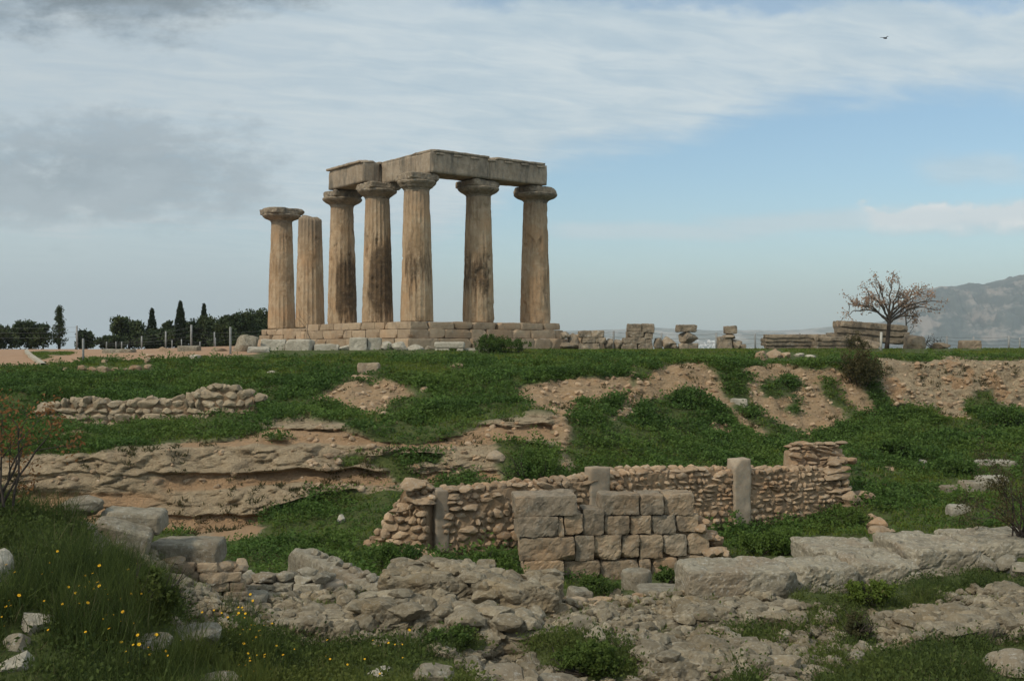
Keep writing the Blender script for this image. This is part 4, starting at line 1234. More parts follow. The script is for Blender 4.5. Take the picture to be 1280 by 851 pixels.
# ------------------------------------------------------------------ stumps of ruined piers along the skyline
def pier(label, blocks, d=54.5, mat='capital'):
    u = np.mean([b[0] for b in blocks] + [b[1] for b in blocks])
    e = empty('ruined_pier', P(u, 437, d), label, 'ruin', 'stumps of masonry along the skyline')
    for (u0, u1, v0, v1, k, dp) in blocks:
        _seed[0] += 1
        w = (u1 - u0) / F * d; h = (v1 - v0) / F * d; c = P((u0 + u1) / 2, (v0 + v1) / 2, d + dp / 2)
        V, Fc = block(c, (w, dp, h), _seed[0], rotz(random.uniform(-.12, .12)), 0.06, 0.035, 0.07, 4, freq=3.0) if k else rock(c, (w, dp, h), _seed[0], rotz(random.random()), 3, 9, 10, 0.07)
        obj('block', V, Fc, M[mat], e, attrs={'tint': np.full(len(V), random.uniform(0.3, 0.7))})
    return e


pier('low two-course stretch of blocks on the skyline just right of the temple platform', [(723, 739, 413.5, 422, 1, .8), (739, 755, 413.5, 422, 1, .8), (727, 745, 422, 429, 1, .7), (745, 757, 422, 429, 1, .7), (724, 750, 429, 438, 1, .8), (710, 723, 416, 438, 0, .7), (700, 712, 414, 424, 0, .6), (699, 724, 426, 438, 0, .8), (754, 766, 423, 438, 0, .7)])
pier('tallest masonry stump, three courses with a split cap block, right of the temple', [(783.5, 802, 405, 414.5, 1, .9), (802, 817.5, 405, 416, 1, .9), (783, 804, 414.5, 422.5, 1, .8), (804, 815.5, 416, 424, 1, .7), (778, 806, 422, 429.5, 1, .8), (806, 814, 424, 437, 1, .7), (776, 796, 429.5, 438, 1, .8), (796, 815, 429, 438, 1, .8), (767, 779, 424, 438, 0, .7)])
pier('top-heavy brown stump of masonry standing alone, flared above a narrow foot', [(846, 870, 406, 415, 1, .8), (844.5, 874, 414.5, 432, 0, .9), (848, 872, 429, 439, 1, .7)])
pier('small stepped stump with one block on top, farthest right beside a fence post', [(905.5, 920, 407.5, 417, 1, .7), (899, 925, 416, 426, 0, .8), (897, 914, 421, 437, 1, .8), (911, 927, 424, 437, 0, .8), (922, 932, 430, 437, 0, .5)])
pier('low jumble of brown rubble between the two tallest masonry stumps', [(816, 828, 422, 438, 0, .7), (827, 845, 420, 438, 0, .8), (836, 848, 430, 439, 0, .6)])

# ------------------------------------------------------------------ fallen entablature slabs under the tree
for (lab, u0, u1, v0, v1, ridges, tl, dd, dp) in (
        ('long low grooved slab lying flat at the left, before the tilted slab', 953, 1041, 418, 436.5, 4, 0.0, 54, 1.0),
        ('largest fallen slab with stepped mouldings, tilted behind the bare tree', 1040, 1137, 404, 427, 3, 0.075, 55, 1.3),
        ('grooved wedge-shaped block lying below the left end of the tilted slab', 1016, 1068, 421, 437, 3, -0.02, 53.2, 0.9)):
    e = empty('fallen_slab', P((u0 + u1) / 2, v1, dd), lab, 'fallen slab', 'fallen slabs under the tree')
    w = (u1 - u0) / F * dd; h = (v1 - v0) / F * dd / ridges
    for k in range(ridges):
        c = P((u0 + u1) / 2, v1 - (v1 - v0) * (k + .5) / ridges, dd + dp / 2 - 0.06 * k)
        wd = w * (1 - (0.0 if ridges == 4 else 0.05 * k if tl else .22 * k))
        if tl > 0: c[0] += -0.10 * (ridges - 1 - k)
        _seed[0] += 1
        V, Fc = block(c, (wd, dp, h * 0.97), _seed[0], rot((0, tl, 0.05)), 0.07, 0.025, 0.05, 3, freq=2.6)
        obj('moulding', V, Fc, M['capital'], e, attrs={'tint': np.full(len(V), 0.30 + 0.10 * k)})
stone('brown angular boulder leaning at the right of the fallen slabs, behind the trunk', 1128, 1158, 418, 438.5, 'brown', 'rock', 'boulder', 'boulder', None, 0.9, 53)
stone('rough brown stone at the foot of the bare tree, left of its trunk', 1064, 1102, 424, 437.5, 'brown', 'rock', 'boulder', 'boulder', None, 0.8, 53.6)

# ------------------------------------------------------------------ dry-stone wall on the left slope
dw = empty('dry_stone_wall', P(200, 530, 33.6), 'low grey dry-stone wall half sunk in grass on the left slope', 'wall')
DA = P(48, 535, 34.0); DB = P(320, 535, 33.5); DA[2] = DB[2] = 0
dzb = -(535 - HV) / F * 33.6
dwf = lambda x: float(np.interp(x, [0, .1, .2, .33, .42, .5, .6, .7, .78, .9, 1.0], [0.62, .70, .86, 0.80, .70, .92, .80, 1.02, 1.24, 1.26, 1.0]))
mb = MB(); course_wall(mb, DA, DB, dzb, 0.8, 0.5, 0.32, 0.24, 51, 0.08, hfun=dwf, bulge=0.06, tint=(0.35, 0.85), level=3); mb.build('stonework', M['drystone'], dw)
mb = MB(); core(mb, DA, DB, dzb, 0.8, 0.36, 12, dwf, 0.25); mb.build('core', M['mortar'], dw)

# ------------------------------------------------------------------ ruins on the near left bank
GL = 'blocks of the near left ruin'
stone('big tilted grey slab, uppermost of the blocks on the left bank', 126, 202, 634, 662, 'grey', 'block', 'stone_slab', 'stone slab', GL, 0.62, 14.6, 0.12, 0.05, 0.06, rough=.05)
stone('long grey block sloping left under the tilted slab on the bank', 112, 186, 651, 693, 'grey', 'block', 'stone_block', 'stone block', GL, 0.5, 14.2, 0.25, 0.1, 0.28, rough=.05)
stone('largest flat-topped grey block beside the tilted slab, over the small courses', 184, 274, 671, 706, 'grey', 'block', 'stone_block', 'stone block', GL, 0.7, 15.0, 0.03, rough=.04, rnd=.05)
stone('squared brownish grey block at the end of the small courses, below the bank', 271, 331, 739, 776, 'grey', 'block', 'stone_block', 'stone block', GL, 0.55, 15.0, 0.05, rough=.05, tint=.4)
stone('rounded stone left one of two lying over the small courses', 210, 252, 705, 725, 'grey', 'rock', 'stone', 'stone', GL, 0.45, 14.9, tint=.55)
stone('lumpy grey stone beside the rounded one over the small courses', 254, 290, 698, 716, 'grey', 'rock', 'stone', 'stone', GL, 0.5, 15.3)
stone('flat grey stone wedged below the lumpy one over the small courses', 252, 284, 713, 728, 'grey', 'rock', 'stone', 'stone', GL, 0.4, 14.9)
stone('weathered grey rock showing through the herbs at the top of the bank', 72, 128, 617, 645, 'grey', 'rock', 'boulder', 'boulder', GL, 0.7, 14.4)
stone('small rock standing in tall grass on the bank below the long block', 104, 122, 681, 699, 'grey', 'rock', 'stone', 'stone', GL, 0.3)
stone('pale rock cut by the left edge of the picture', -26, 9, 684, 732, 'pale', 'rock', 'boulder', 'boulder', None, 0.4)
stone('pale pointed rock among yellow flowers at far left', 25, 63, 761, 796, 'pale', 'rock', 'boulder', 'boulder', None, 0.3)
stone('squarish grey rock just below the pale pointed one at far left', 4, 36, 786, 816, 'grey', 'rock', 'boulder', 'boulder', None, 0.25)
stone('pale wedge of rock lowest at the far left', -6, 36, 812, 842, 'pale', 'rock', 'boulder', 'boulder', None, 0.3)
stone('low flat grey rock left of a larger one above the flowers', 166, 212, 788, 815, 'grey', 'rock', 'boulder', 'boulder', None, 0.4)
stone('broad humped grey rock above the yellow flowers, below the bank', 206, 272, 777, 812, 'grey', 'rock', 'boulder', 'boulder', None, 0.55)
stone('grey rock at the bottom edge under the flowers', 236, 300, 838, 866, 'grey', 'rock', 'boulder', 'boulder', None, 0.4)
stone('smooth pale stone in the flowers at the bottom edge', 458, 492, 831, 848, 'pale', 'rock', 'boulder', 'boulder', None, 0.3)
stone('rounded grey boulder at the bottom edge right of the pale stone', 515, 568, 824, 858, 'grey', 'rock', 'boulder', 'boulder', None, 0.45)
stone('tan-grey rock on the rubble beside the dark grass, left of two rough boulders', 574, 602, 815, 838, 'grey', 'rock', 'boulder', 'boulder', None, 0.35)
stone('upper of two rough grey boulders heaped near the bottom centre', 598, 652, 786, 826, 'grey', 'rock', 'boulder', 'boulder', None, 0.5)
stone('lower of two rough grey boulders heaped near the bottom centre', 592, 660, 825, 860, 'grey', 'rock', 'boulder', 'boulder', None, 0.5)
stone('broad low boulder at the bottom edge between dark grass clumps', 655, 735, 832, 864, 'grey', 'rock', 'boulder', 'boulder', None, 0.5)

sw_ = empty('bank_wall', P(236, 770, 15.2), 'small courses of squared stones beneath the largest flat-topped block on the bank', 'wall')
A3 = P(200, 770, 15.05); B3 = P(296, 770, 15.25); A3[2] = B3[2] = 0
mb = MB(); course_wall(mb, A3, B3, -3.85, 0.82, 0.4, 0.27, 0.135, 71, 0.05, hfun=lambda x: 0.86 - 0.12 * x, bulge=0.03, level=3, squared=True); mb.build('stonework', M['ashlar'], sw_)
mb = MB(); core(mb, A3, B3, -3.85, 0.8, 0.3, 13); mb.build('core', M['mortar'], sw_)

# low walls of the near ruin
pw = empty('low_wall', P(350, 752, 16.3), 'low wall with a plastered rounded end, in front of the green court', 'wall')
A3 = P(296, 745, 16.6); B3 = P(394, 745, 16.6); A3[2] = B3[2] = 0
zb = -(760 - HV) / F * 16.6
mb = MB(); course_wall(mb, A3, B3, zb, 0.4, 0.45, 0.30, 0.15, 73, 0.05, hfun=lambda x: 0.52, bulge=0.03, level=3, squared=True); mb.build('stonework', M['grey'], pw)
mb = MB(); core(mb, A3, B3, zb, 0.45, 0.36, 14); mb.build('core', M['mortar'], pw)
V, Fc = lathe(P(411, 758, 16.75), [(.235, -0.1), (.235, .1), (.23, .25), (.232, .36), (.21, .39), (.05, .392)], 40, 3, 0.03); obj('plastered_end', V, Fc, M['plaster'], pw)
V, Fc = block(P(370, 722, 16.75), (1.2, 0.42, 0.09), 15, rotz(.03), .06, .03, .03, 3); obj('plaster_cap', V, Fc, M['grey'], pw)

gw = empty('oblique_wall', P(425, 740, 17.5), 'low grey wall running obliquely back into the green court, small stones on top', 'wall')
A3 = P(372, 700, 19.8); B3 = P(482, 742, 16.4)
t = (B3 - A3); ln = np.linalg.norm(t[:2]); an = math.atan2(t[1], t[0])
c = (A3 + B3) / 2; c[2] = -(722 - HV) / F * 18.0 - 0.10
V, Fc = block((0, 0, 0), (ln, 0.42, 0.62), 16, None, 0.055, 0.05, 0.07, 5, freq=3.0, maxseg=80)
V[:, 2] += V[:, 0] / ln * (B3[2] - A3[2]) * 0.25
V = V @ rotz(an).T + c; obj('wall_body', V, Fc, M['grey'], gw)
for k in range(8):
    q = 0.25 + 0.09 * k; p = A3 + t * q; p[2] = c[2] + 0.34 + (q - .5) * (B3[2] - A3[2]) * .25
    V, Fc = rock(p, (random.uniform(.14, .26), .2, .14), 1700 + k, rotz(random.random()), 3, 9, 12, .05); obj('cap_stone', V, Fc, M['grey'], gw)

# small blocks before the ashlar wall
GB = 'blocks before the ashlar wall'
stone('round grey drum standing at the foot of the ashlar wall', 777, 816, 711, 742, 'grey', 'drum', 'column_drum', 'column drum', GB, None, 19.3)
stone('flat grey slab lying on a tan block beside the drum', 798, 852, 730, 748, 'grey', 'block', 'stone_slab', 'stone slab', GB, 0.75, 18.3, -0.05, rnd=.03, rough=.03, sink=0)
stone('tan block underneath the flat grey slab', 813, 860, 747.5, 770, 'ashlar', 'block', 'stone_block', 'stone block', GB, 0.6, 18.35, 0, tint=.7)
stone('grey cube left of the tan block, below the drum', 781, 815, 743, 770, 'grey', 'block', 'stone_block', 'stone block', GB, 0.45, 17.9)
stone('tilted small grey block left of the drum, by the dark bushes', 711, 739, 732, 754, 'grey', 'block', 'stone_block', 'stone block', GB, 0.4, 18.2, .3, .1, .12)
stone('big pale grey block at the left of the ruined foundation, before the ashlar wall', 660, 702, 726, 756, 'grey', 'block', 'stone_block', 'stone block', GB, 0.5, 17.4, .1)
fw = empty('foundation_wall', P(730, 768, 18), 'low tan foundation course joining the small blocks before the ashlar wall', 'wall')
A3 = P(700, 760, 17.9); B3 = P(785, 760, 18.3); A3[2] = B3[2] = 0
mb = MB(); course_wall(mb, A3, B3, -(774 - HV) / F * 18.1, 0.3, 0.4, 0.36, 0.17, 75, 0.04, hfun=lambda x: .30, bulge=0.03, level=3, squared=True); mb.build('stonework', M['ashlar'], fw)

# the row of huge limestone slabs on the right
GS = 'huge slabs of the right-hand row'
stone('huge grey slab with a tall dark front, leftmost of the right-hand row', 851, 992, 697, 754, 'grey', 'block', 'limestone_slab', 'stone slab', GS, 1.15, 16.9, 0.06, rnd=.07, rough=.06, tint=.66, craggy=0.3)
stone('cracked lower slab second from the left in the huge right-hand row', 978, 1064, 694, 742, 'grey', 'block', 'limestone_slab', 'stone slab', GS, 1.2, 17.3, 0.12, rnd=.09, rough=.05, chips=3, craggy=0.38, tint=.72)
stone('long rough slab with a sunken top in the middle of the huge right-hand row', 1052, 1140, 684, 742, 'grey', 'block', 'limestone_slab', 'stone slab', GS, 1.5, 17.6, 0.12, rnd=.09, rough=.05, chips=3, craggy=0.38, tint=.72)
stone('broad flat slab behind the middle of the huge right-hand row', 1005, 1110, 672, 712, 'grey', 'block', 'limestone_slab', 'stone slab', GS, 1.4, 19.0, 0.05, rnd=.06, rough=.04, chips=3, craggy=0.38, tint=.72)
stone('broad pale slab with an undercut front, second from the right in the row', 1120, 1212, 666, 722, 'grey', 'block', 'limestone_slab', 'stone slab', GS, 1.7, 18.0, 0.1, rnd=.08, rough=.05, chips=3, tint=.75, craggy=0.38)
stone('rightmost huge slab of the row, running out of the picture', 1196, 1310, 660, 700, 'grey', 'block', 'limestone_slab', 'stone slab', GS, 1.8, 19.5, 0.05, rnd=.08, rough=.05, chips=3, craggy=0.38, tint=.72)
stone('upright grey stone under the rightmost huge slab, left one of three', 1224, 1246, 692, 716, 'grey', 'rock', 'boulder', 'boulder', None, 0.4, 17.6)
stone('rounded grey stone under the rightmost huge slab, middle one of three', 1244, 1276, 691, 714, 'grey', 'rock', 'boulder', 'boulder', None, 0.4, 17.7)
stone('large rounded stone at the right edge below the huge slabs', 1264, 1310, 700, 728, 'grey', 'rock', 'boulder', 'boulder', None, 0.5, 17.0)
stone('large pale rock at the lower right edge in dark herbs', 1236, 1296, 806, 850, 'grey', 'rock', 'boulder', 'boulder', None, 0.5)
stone('tan grey rock on the stony strip left of the dark herbs, lower right', 1058, 1084, 810, 832, 'grey', 'rock', 'boulder', 'boulder', None, 0.35)
stone('flat whitish stone lying in the grass beyond the huge slabs', 1020, 1047, 668, 680, 'pale', 'rock', 'stone', 'stone', None, 0.4)
stone('pair of long tumbled stones beyond the rubble wall end, upper one', 1083, 1112, 645, 665, 'rubble', 'rock', 'stone', 'stone', None, 0.5)
stone('lower long stone leaning below the upper one beyond the rubble wall end', 1086, 1120, 655, 670, 'rubble', 'rock', 'stone', 'stone', None, 0.5)
stone('brown stone in the grass just above the two long tumbled stones', 1084, 1098, 640, 652, 'rubble', 'rock', 'stone', 'stone', None, 0.4)
# blocks in the grass far right
GR = 'blocks in the right-hand meadow'
stone('low grey block at the left of three in a line in the meadow', 1179, 1208, 605, 616, 'grey', 'block', 'stone_block', 'stone block', GR, 0.6)
stone('middle grey block of three in a line in the meadow', 1204, 1234, 600, 616, 'grey', 'block', 'stone_block', 'stone block', GR, 0.6)
stone('right and largest pale block of three in a line in the meadow', 1225, 1260, 594, 609, 'pale', 'block', 'stone_block', 'stone block', GR, 0.6, tint=.3)
stone('upright pale block standing alone below the three in a line', 1187, 1213, 629, 644, 'pale', 'block', 'stone_block', 'stone block', GR, 0.5, tint=.3)
stone('long flat slab in the meadow farther up, by the right edge', 1215, 1268, 574, 582, 'pale', 'block', 'stone_slab', 'stone slab', GR, 0.7, tint=.3)
stone('pale boulder among leaves uphill, left of the long flat slab', 1146, 1162, 573, 583, 'pale', 'rock', 'boulder', 'boulder', GR, 0.5, tint=.3)
stone('flat tan boulder in the grass left of and below the pale one', 1103, 1120, 582, 590, 'rubble', 'rock', 'boulder', 'boulder', GR, 0.5)
stone('brown stone by the undercut cliff, standing over the green patch', 606, 632, 562, 582, 'brown', 'rock', 'boulder', 'boulder', None, 0.5)
stone('pale stone lying in the green court left of the rubble wall', 421, 431, 642, 656, 'pale', 'rock', 'stone', 'stone', None, 0.4)

# ------------------------------------------------------------------ broken wall cores of the near ruins
def crag(label, u0, u1, v0, v1, dp, rz, seed, d=None):
    g_ = hit((u0 + u1) / 2, v1 - 1); d = d or g_[1]
    w = (u1 - u0) / F * d; el = ((v0 + v1) / 2 - HV) / F
    h = max((v1 - v0) / F * d - dp * el * 0.85, 0.15) + 0.15
    zb = -(v1 - HV) / F * d - 0.15
    c = np.array((((u0 + u1) / 2 - 640) / F * (d + dp * .3), d + dp / 2, zb + h / 2))
    V, Fc = block((0, 0, 0), (w, dp, h), seed, None, 0.035, 0.07, 0.10, 7, freq=1.8, maxseg=110)
    nr = unit(V / np.array((w, dp, h)) * 2 * np.array((1, 1, 1.2)))
    Q_ = V + seed * 3.3; Q_[:, 1] = np.abs(Q_[:, 1]) % 50
    V = V + nr * (blocky(Q_, np.array((2.6, 2.6, 4.0))) * .07 + blocky(Q_ + 5, np.array((6.0, 6.0, 8.0))) * .035 + fbm(V * 9 + seed, 3, .6) * .03)[:, None]
    V = V @ rotz(rz).T + c
    mb = MB(); mb.add(V, Fc, .42 + .25 * vn(V * 2.3))
    t_ = np.array((math.cos(rz), math.sin(rz), 0)); cc_ = c.copy(); cc_[2] = 0
    A_ = cc_ - t_ * w * .47; B_ = cc_ + t_ * w * .47
    course_wall(mb, A_, B_, zb, h, dp * .92, .30, .17, seed, .10, hfun=lambda x: h - .04, bulge=.10, level=3, tint=(.3, .85))
    o = mb.build('wall_core', M['heap'], None, (c[0], c[1], zb), False)
    tag(o, label, 'wall ruin', 'broken wall cores of the near ruins')
    for k in range(int(w * 17 * max(dp, .7))):
        q = c + np.array((random.uniform(-.48, .48) * w, random.uniform(-.45, .45) * dp, h / 2 + random.uniform(-.04, .03))); s_ = random.uniform(.10, .34)
        R_.append((q, s_, seed * 100 + k))


R_ = []
crag('broad broken wall core running right from the oblique wall, level on top', 478, 604, 702, 756, 1.2, -.05, 81)
crag('broken wall core behind the heaped boulders, left of the big pale block', 592, 704, 716, 772, 1.1, -.10, 82)
crag('low ragged wall core below the plastered wall end', 322, 452, 764, 802, .7, -.12, 83)
crag('ragged wall core in the middle of the rubble, nearer than the level one', 446, 566, 744, 792, .8, -.15, 84)
crag('ragged wall core just above the two heaped boulders', 556, 668, 758, 804, .8, -.1, 85)
crag('low stony ridge along the right, above the dark herbs', 1110, 1300, 768, 802, 1.1, .18, 86)
crag('low crumbled ridge at the bottom, right of the weeds', 800, 960, 806, 850, 1.0, .04, 87)
crag('low crumbled ridge of masonry in front of the leftmost huge slab', 850, 1010, 756, 786, 1.0, -.08, 88)

# ------------------------------------------------------------------ rubble of the near ruins
rs = random.Random(21)


def rubble_at(u, v): return True


REG = [  # regions of bearings/dips where the old wall cores have fallen apart, and how many lumps
    ([(480, 706), (560, 698), (640, 718), (700, 758), (690, 790), (600, 790), (520, 782), (440, 790), (340, 788), (330, 755), (440, 745)], 85, (0.12, 0.40)),
    ([(690, 770), (860, 772), (960, 748), (1100, 778), (1060, 800), (900, 830), (700, 800)], 62, (0.10, 0.36)),
    ([(820, 820), (1040, 800), (1050, 850), (800, 851)], 60, (0.12, 0.36)),
    ([(1090, 770), (1280, 745), (1280, 775), (1100, 815)], 48, (0.10, 0.34)),
    ([(210, 780), (300, 778), (290, 800), (220, 800)], 4, (0.12, 0.3)),
]
cnt = 0
for poly, n, (s0, s1) in REG:
    k = 0
    pa = np.array(poly)
    while k < n:
        u = rs.uniform(pa[:, 0].min(), pa[:, 0].max()); v = rs.uniform(pa[:, 1].min(), pa[:, 1].max())
        if not inpoly(np.array([u]), np.array([v]), poly)[0]: continue
        p = hit(u, v)
        if p[1] > 19.5: continue
        s = s0 + (s1 - s0) * rs.random() ** 2.2
        dm = (s * rs.uniform(.9, 1.35), s * rs.uniform(.7, 1.1), s * rs.uniform(.5, .85))
        V, Fc = rock(p + np.array((0, 0, dm[2] * rs.uniform(.05, .25))), dm, 5000 + cnt, rot((rs.uniform(-.3, .3), rs.uniform(-.3, .3), rs.uniform(0, 6))), 3, 9, 15, .08)
        o = obj('rubble_stone', V, Fc, M['heap'], None, p, {'tint': np.full(len(V), rs.uniform(.25, .75))})
        tag(o, 'rough grey lump of stone lying among the rubble of the near ruins', 'stone', 'fallen stones of the near ruins')
        cnt += 1; k += 1
mb0 = MB()
for q, s_, sd in R_:
    V, Fc = rock(q, (s_ * 1.3, s_, s_ * .6), sd, rotz(sd), 2, 9, 14, .08); mb0.add(V, Fc, random.uniform(.3, .8))
# finer broken stone that nobody could count
mb = mb0; rr2 = np.random.default_rng(31)
cand = np.array([hit(u, v) for u, v in zip(rr2.uniform(150, 1330, 15000), rr2.uniform(690, 880, 15000))])
keep = (cand[:, 1] < 19.3) & (zone_fields(cand)['rubble'] > .5)
for n, p in enumerate(cand[keep][:7600]):
    s = 0.04 + 0.15 * rr2.random() ** 2.2
    V, Fc = rock(p + np.array((0, 0, s * .12)), (s * 1.3, s, s * .7), 20000 + n, rot((rr2.uniform(-.5, .5), rr2.uniform(-.5, .5), rr2.uniform(0, 6))), 2 if s > .06 else 1, 7, 14, .05)
    mb.add(V, Fc, rr2.uniform(.15, .95))
o = mb.build('rubble', M['heap']); o['kind'] = 'stuff'; o['label'] = 'fine broken grey stone strewn over the near ruins'; o['category'] = 'rubble'
# stones weathering out of the earth banks
mb = MB()
cand = np.array([hit(u, v) for u, v in zip(np.where(rr2.random(13000) < .8, rr2.uniform(380, 1290, 13000), rr2.uniform(0, 700, 13000)), rr2.uniform(448, 612, 13000))])
f = zone_fields(cand)
keep = (f['earth'] > .5) | ((f['cliff'] > .5) & ((cand[:, 0] >= 3) | (rr2.random(13000) < .25)))
for n, p in enumerate(cand[keep][:1500]):
    s = 0.035 + 0.20 * rr2.random() ** 3.2
    V, Fc = rock(p, (s * 1.3, s, s * .75), 40000 + n, rot((rr2.uniform(-.4, .4), rr2.uniform(-.4, .4), rr2.uniform(0, 6))), 2 if s > .12 else 1, 8, 14, .06)
    mb.add(V, Fc, rr2.uniform(.3, .9))
o = mb.build('bank_stones', M['rubble']); o['kind'] = 'stuff'; o['label'] = 'small stones weathering out of the bare earth banks'; o['category'] = 'stones'


# ------------------------------------------------------------------ fences
def fence(label, posts, wires, mat='post', wr=0.007):
    x = np.array([P(u, v1, d) for (u, v0, v1, d, r) in posts])
    e = empty('wire_fence', x[0], label, 'fence')
    tops = []
    for (u, v0, v1, d, r) in posts:
        b_ = P(u, v1 + 1.0, d); t_ = P(u, v0, d); t_[0] += random.uniform(-.02, .02)
        V, Fc = tube([b_, (b_ + t_) / 2, t_], r, 8); obj('post', V, Fc, M[mat], e)
        tops.append((P(u, v1, d), t_))
    for q in wires:
        pts = []
        for i in range(len(tops) - 1):
            a = tops[i][0] * (1 - q) + tops[i][1] * q; b_ = tops[i + 1][0] * (1 - q) + tops[i + 1][1] * q
            for s in np.linspace(0, 1, 7)[:-1]:
                p = a * (1 - s) + b_ * s; p[2] -= 0.05 * 4 * s * (1 - s); pts.append(p)
        pts.append(tops[-1][0] * (1 - q) + tops[-1][1] * q)
        V, Fc = tube(pts, wr, 4); obj('wire', V, Fc, M['wire'], e)
    return e


fence('wire fence on thin grey posts beyond the track, left of the temple', [(-60, 408, 436, 84, .05), (96, 407, 436, 84, .075), (133, 427, 436, 86, .05), (152, 427, 436, 86, .05), (177, 420, 435, 84, .06), (207, 414, 435, 80, .06), (239, 406, 433, 78, .075), (268, 415, 434, 80, .05), (330, 412, 433, 80, .05)], (0.5, 0.72, 0.93))
fence('second row of short grey posts set farther back beyond the track', [(145, 427, 435.5, 100, .05), (215, 425, 435, 100, .05), (227, 424, 435, 100, .05), (250, 427, 435, 100, .05), (269, 422, 435, 100, .06)], (0.6, 0.95), wr=.006)
for lab, u, v0, v1, d, r in (('lone short grey post beside the track, standing in the grass', 104, 423, 452, 45, .045), ('tall grey post standing left of the large boulder by the temple', 288, 408.5, 446, 48, .05)):
    b_ = P(u, v1 + 2, d); t_ = P(u, v0, d); V, Fc = tube([b_, (b_ + t_) / 2, t_ - np.array((0, 0, .04)), t_], [r, r, r, r * .7], 10)
    tag(obj('fence_post', V, Fc, M['post'], None, P(u, v1, d)), lab, 'post')
fence('wire fence on dark posts along the skyline, right of the temple', [(700, 414, 437, 58, .05), (767, 413.5, 437, 58, .055), (827, 416, 437, 58, .05), (895.5, 416, 437, 58, .055), (944, 417, 437, 58, .045), (999.5, 416.5, 437, 58, .055), (1006, 418, 437, 58, .05), (1088, 417, 437, 58, .05), (1134, 419, 437, 58, .05), (1184, 420, 437.5, 58, .055), (1217, 420.5, 437.5, 58, .05), (1261, 419.5, 438, 58, .06), (1275, 422, 438, 58, .05), (1330, 420, 438, 58, .05)], (0.4, 0.68, 0.93))
b_ = P(1101, 441, 50.5); t_ = P(1101.5, 415, 50.5); V, Fc = tube([b_, (b_ + t_) / 2, t_], .06, 8)
tag(obj('fence_post', V, Fc, M['palepost'], None, P(1101, 439, 50.5)), 'pale post standing just left of the bare tree trunk', 'post')

# ------------------------------------------------------------------ trees
def branch(rs, p, d, r, ln, lev, segs, tips, spread=0.7, up=0.15, nseg=5, shrink=0.62, kids=(2, 4), minr=0.004):
    pts = [p]; rad = [r]; q = p
    for i in range(nseg):
        d = unit(d + rs.normal(size=3) * 0.16 + np.array((0, 0, up * 0.25)))
        q = q + d * ln / nseg; pts.append(q); rad.append(max(r * (1 - 0.5 * (i + 1) / nseg), minr))
    segs.append((pts, rad))
    if lev == 0: tips.append((q, d)); tips.append((pts[-3], d)); return
    for k in range(rs.integers(*kids) + 1):
        f = rs.uniform(0.45, 1.0) if k else 1.0
        i = min(nseg, int(f * nseg))
        ax = unit(np.cross(d, rs.normal(size=3))); dd = unit(d * (1 - spread * .6) + ax * spread * rs.uniform(0.6, 1.2))
        branch(rs, pts[i], dd, rad[i] * rs.uniform(.55, .75), ln * shrink * rs.uniform(.8, 1.2), lev - 1, segs, tips, spread, up, nseg, shrink, kids, minr)


def limbs(segs, n=6):
    mb = MB()
    for pts, rad in segs: mb.add(*tube(pts, rad, n, False))
    return mb


# the bare tree with brown seed clusters on the right
bt = empty('bare_tree', P(1108, 438, 52), 'small bare spreading tree with brown seed clusters on the plateau edge at right', 'tree')
rs = np.random.default_rng(12)
segs, tips = [], []
b0 = P(1108, 440, 52); sc = 52 / F
trunk = [b0, P(1109.5, 425, 52), P(1111, 408, 52), P(1111.5, 396, 52)]
V, Fc = tube(trunk, [.12, .095, .085, .08], 10); obj('trunk', V, Fc, M['darkbark'], bt)
for (u, v, dy, u0, v0, r) in ((1114, 355, .2, 1111, 398, .065), (1078, 381, -.6, 1111, 403, .06), (1061, 380, .5, 1111, 400, .055), (1142, 372, -.5, 1112, 397, .06), (1132, 366, .9, 1111.5, 396, .055), (1096, 364, .7, 1111, 397, .055), (1124, 360, -.8, 1112, 398, .05), (1088, 371, -1.0, 1111, 400, .05), (1155, 384, .3, 1113, 402, .05), (1100, 358, -.4, 1111, 397, .05), (1147, 396, .6, 1113, 404, .04), (1068, 388, -.9, 1111, 402, .045), (1160, 377, -.2, 1113, 399, .045), (1150, 365, .5, 1112, 397, .045)):
    a = P(u0, v0, 52); e = P(u, v, 52 + dy); d = unit(e - a); L_ = np.linalg.norm(e - a)
    pts = [a + (e - a) * s + np.array((0, 0, .12 * L_ * math.sin(s * math.pi) * (1 if abs(u - 1111) > 20 else 0))) + rs.normal(size=3) * .03 * (0 < s < 1) for s in np.linspace(0, 1, 7)]
    segs.append((pts, np.linspace(r, .025, 7)))
    for i in (2, 4, 5, 6):
        dd = unit(unit(pts[i] - pts[i - 1]) + rs.normal(size=3) * .65 + np.array((0, 0, .1)))
        branch(rs, pts[i], dd, .024, L_ * .30, 1, segs, tips, .75, .15, 4, .6, (1, 3), .009)
limbs(segs, 5).build('branches', M['bark'], bt)
tp = np.array([t[0] for t in tips])
N = len(tp) * 7
c = np.repeat(tp, 7, 0) + rng.normal(size=(N, 3)) * .10
dd = unit(randdir(N) + np.array((0, 0, -.5)))
V, Fc = leafmesh(c, dd, sidevec(dd), rng.uniform(.08, .16, N), rng.uniform(.04, .075, N))
obj('seed_clusters', V, Fc, M['dryleaf'], bt, attrs={'tint': np.repeat(rng.random(N), 4)})

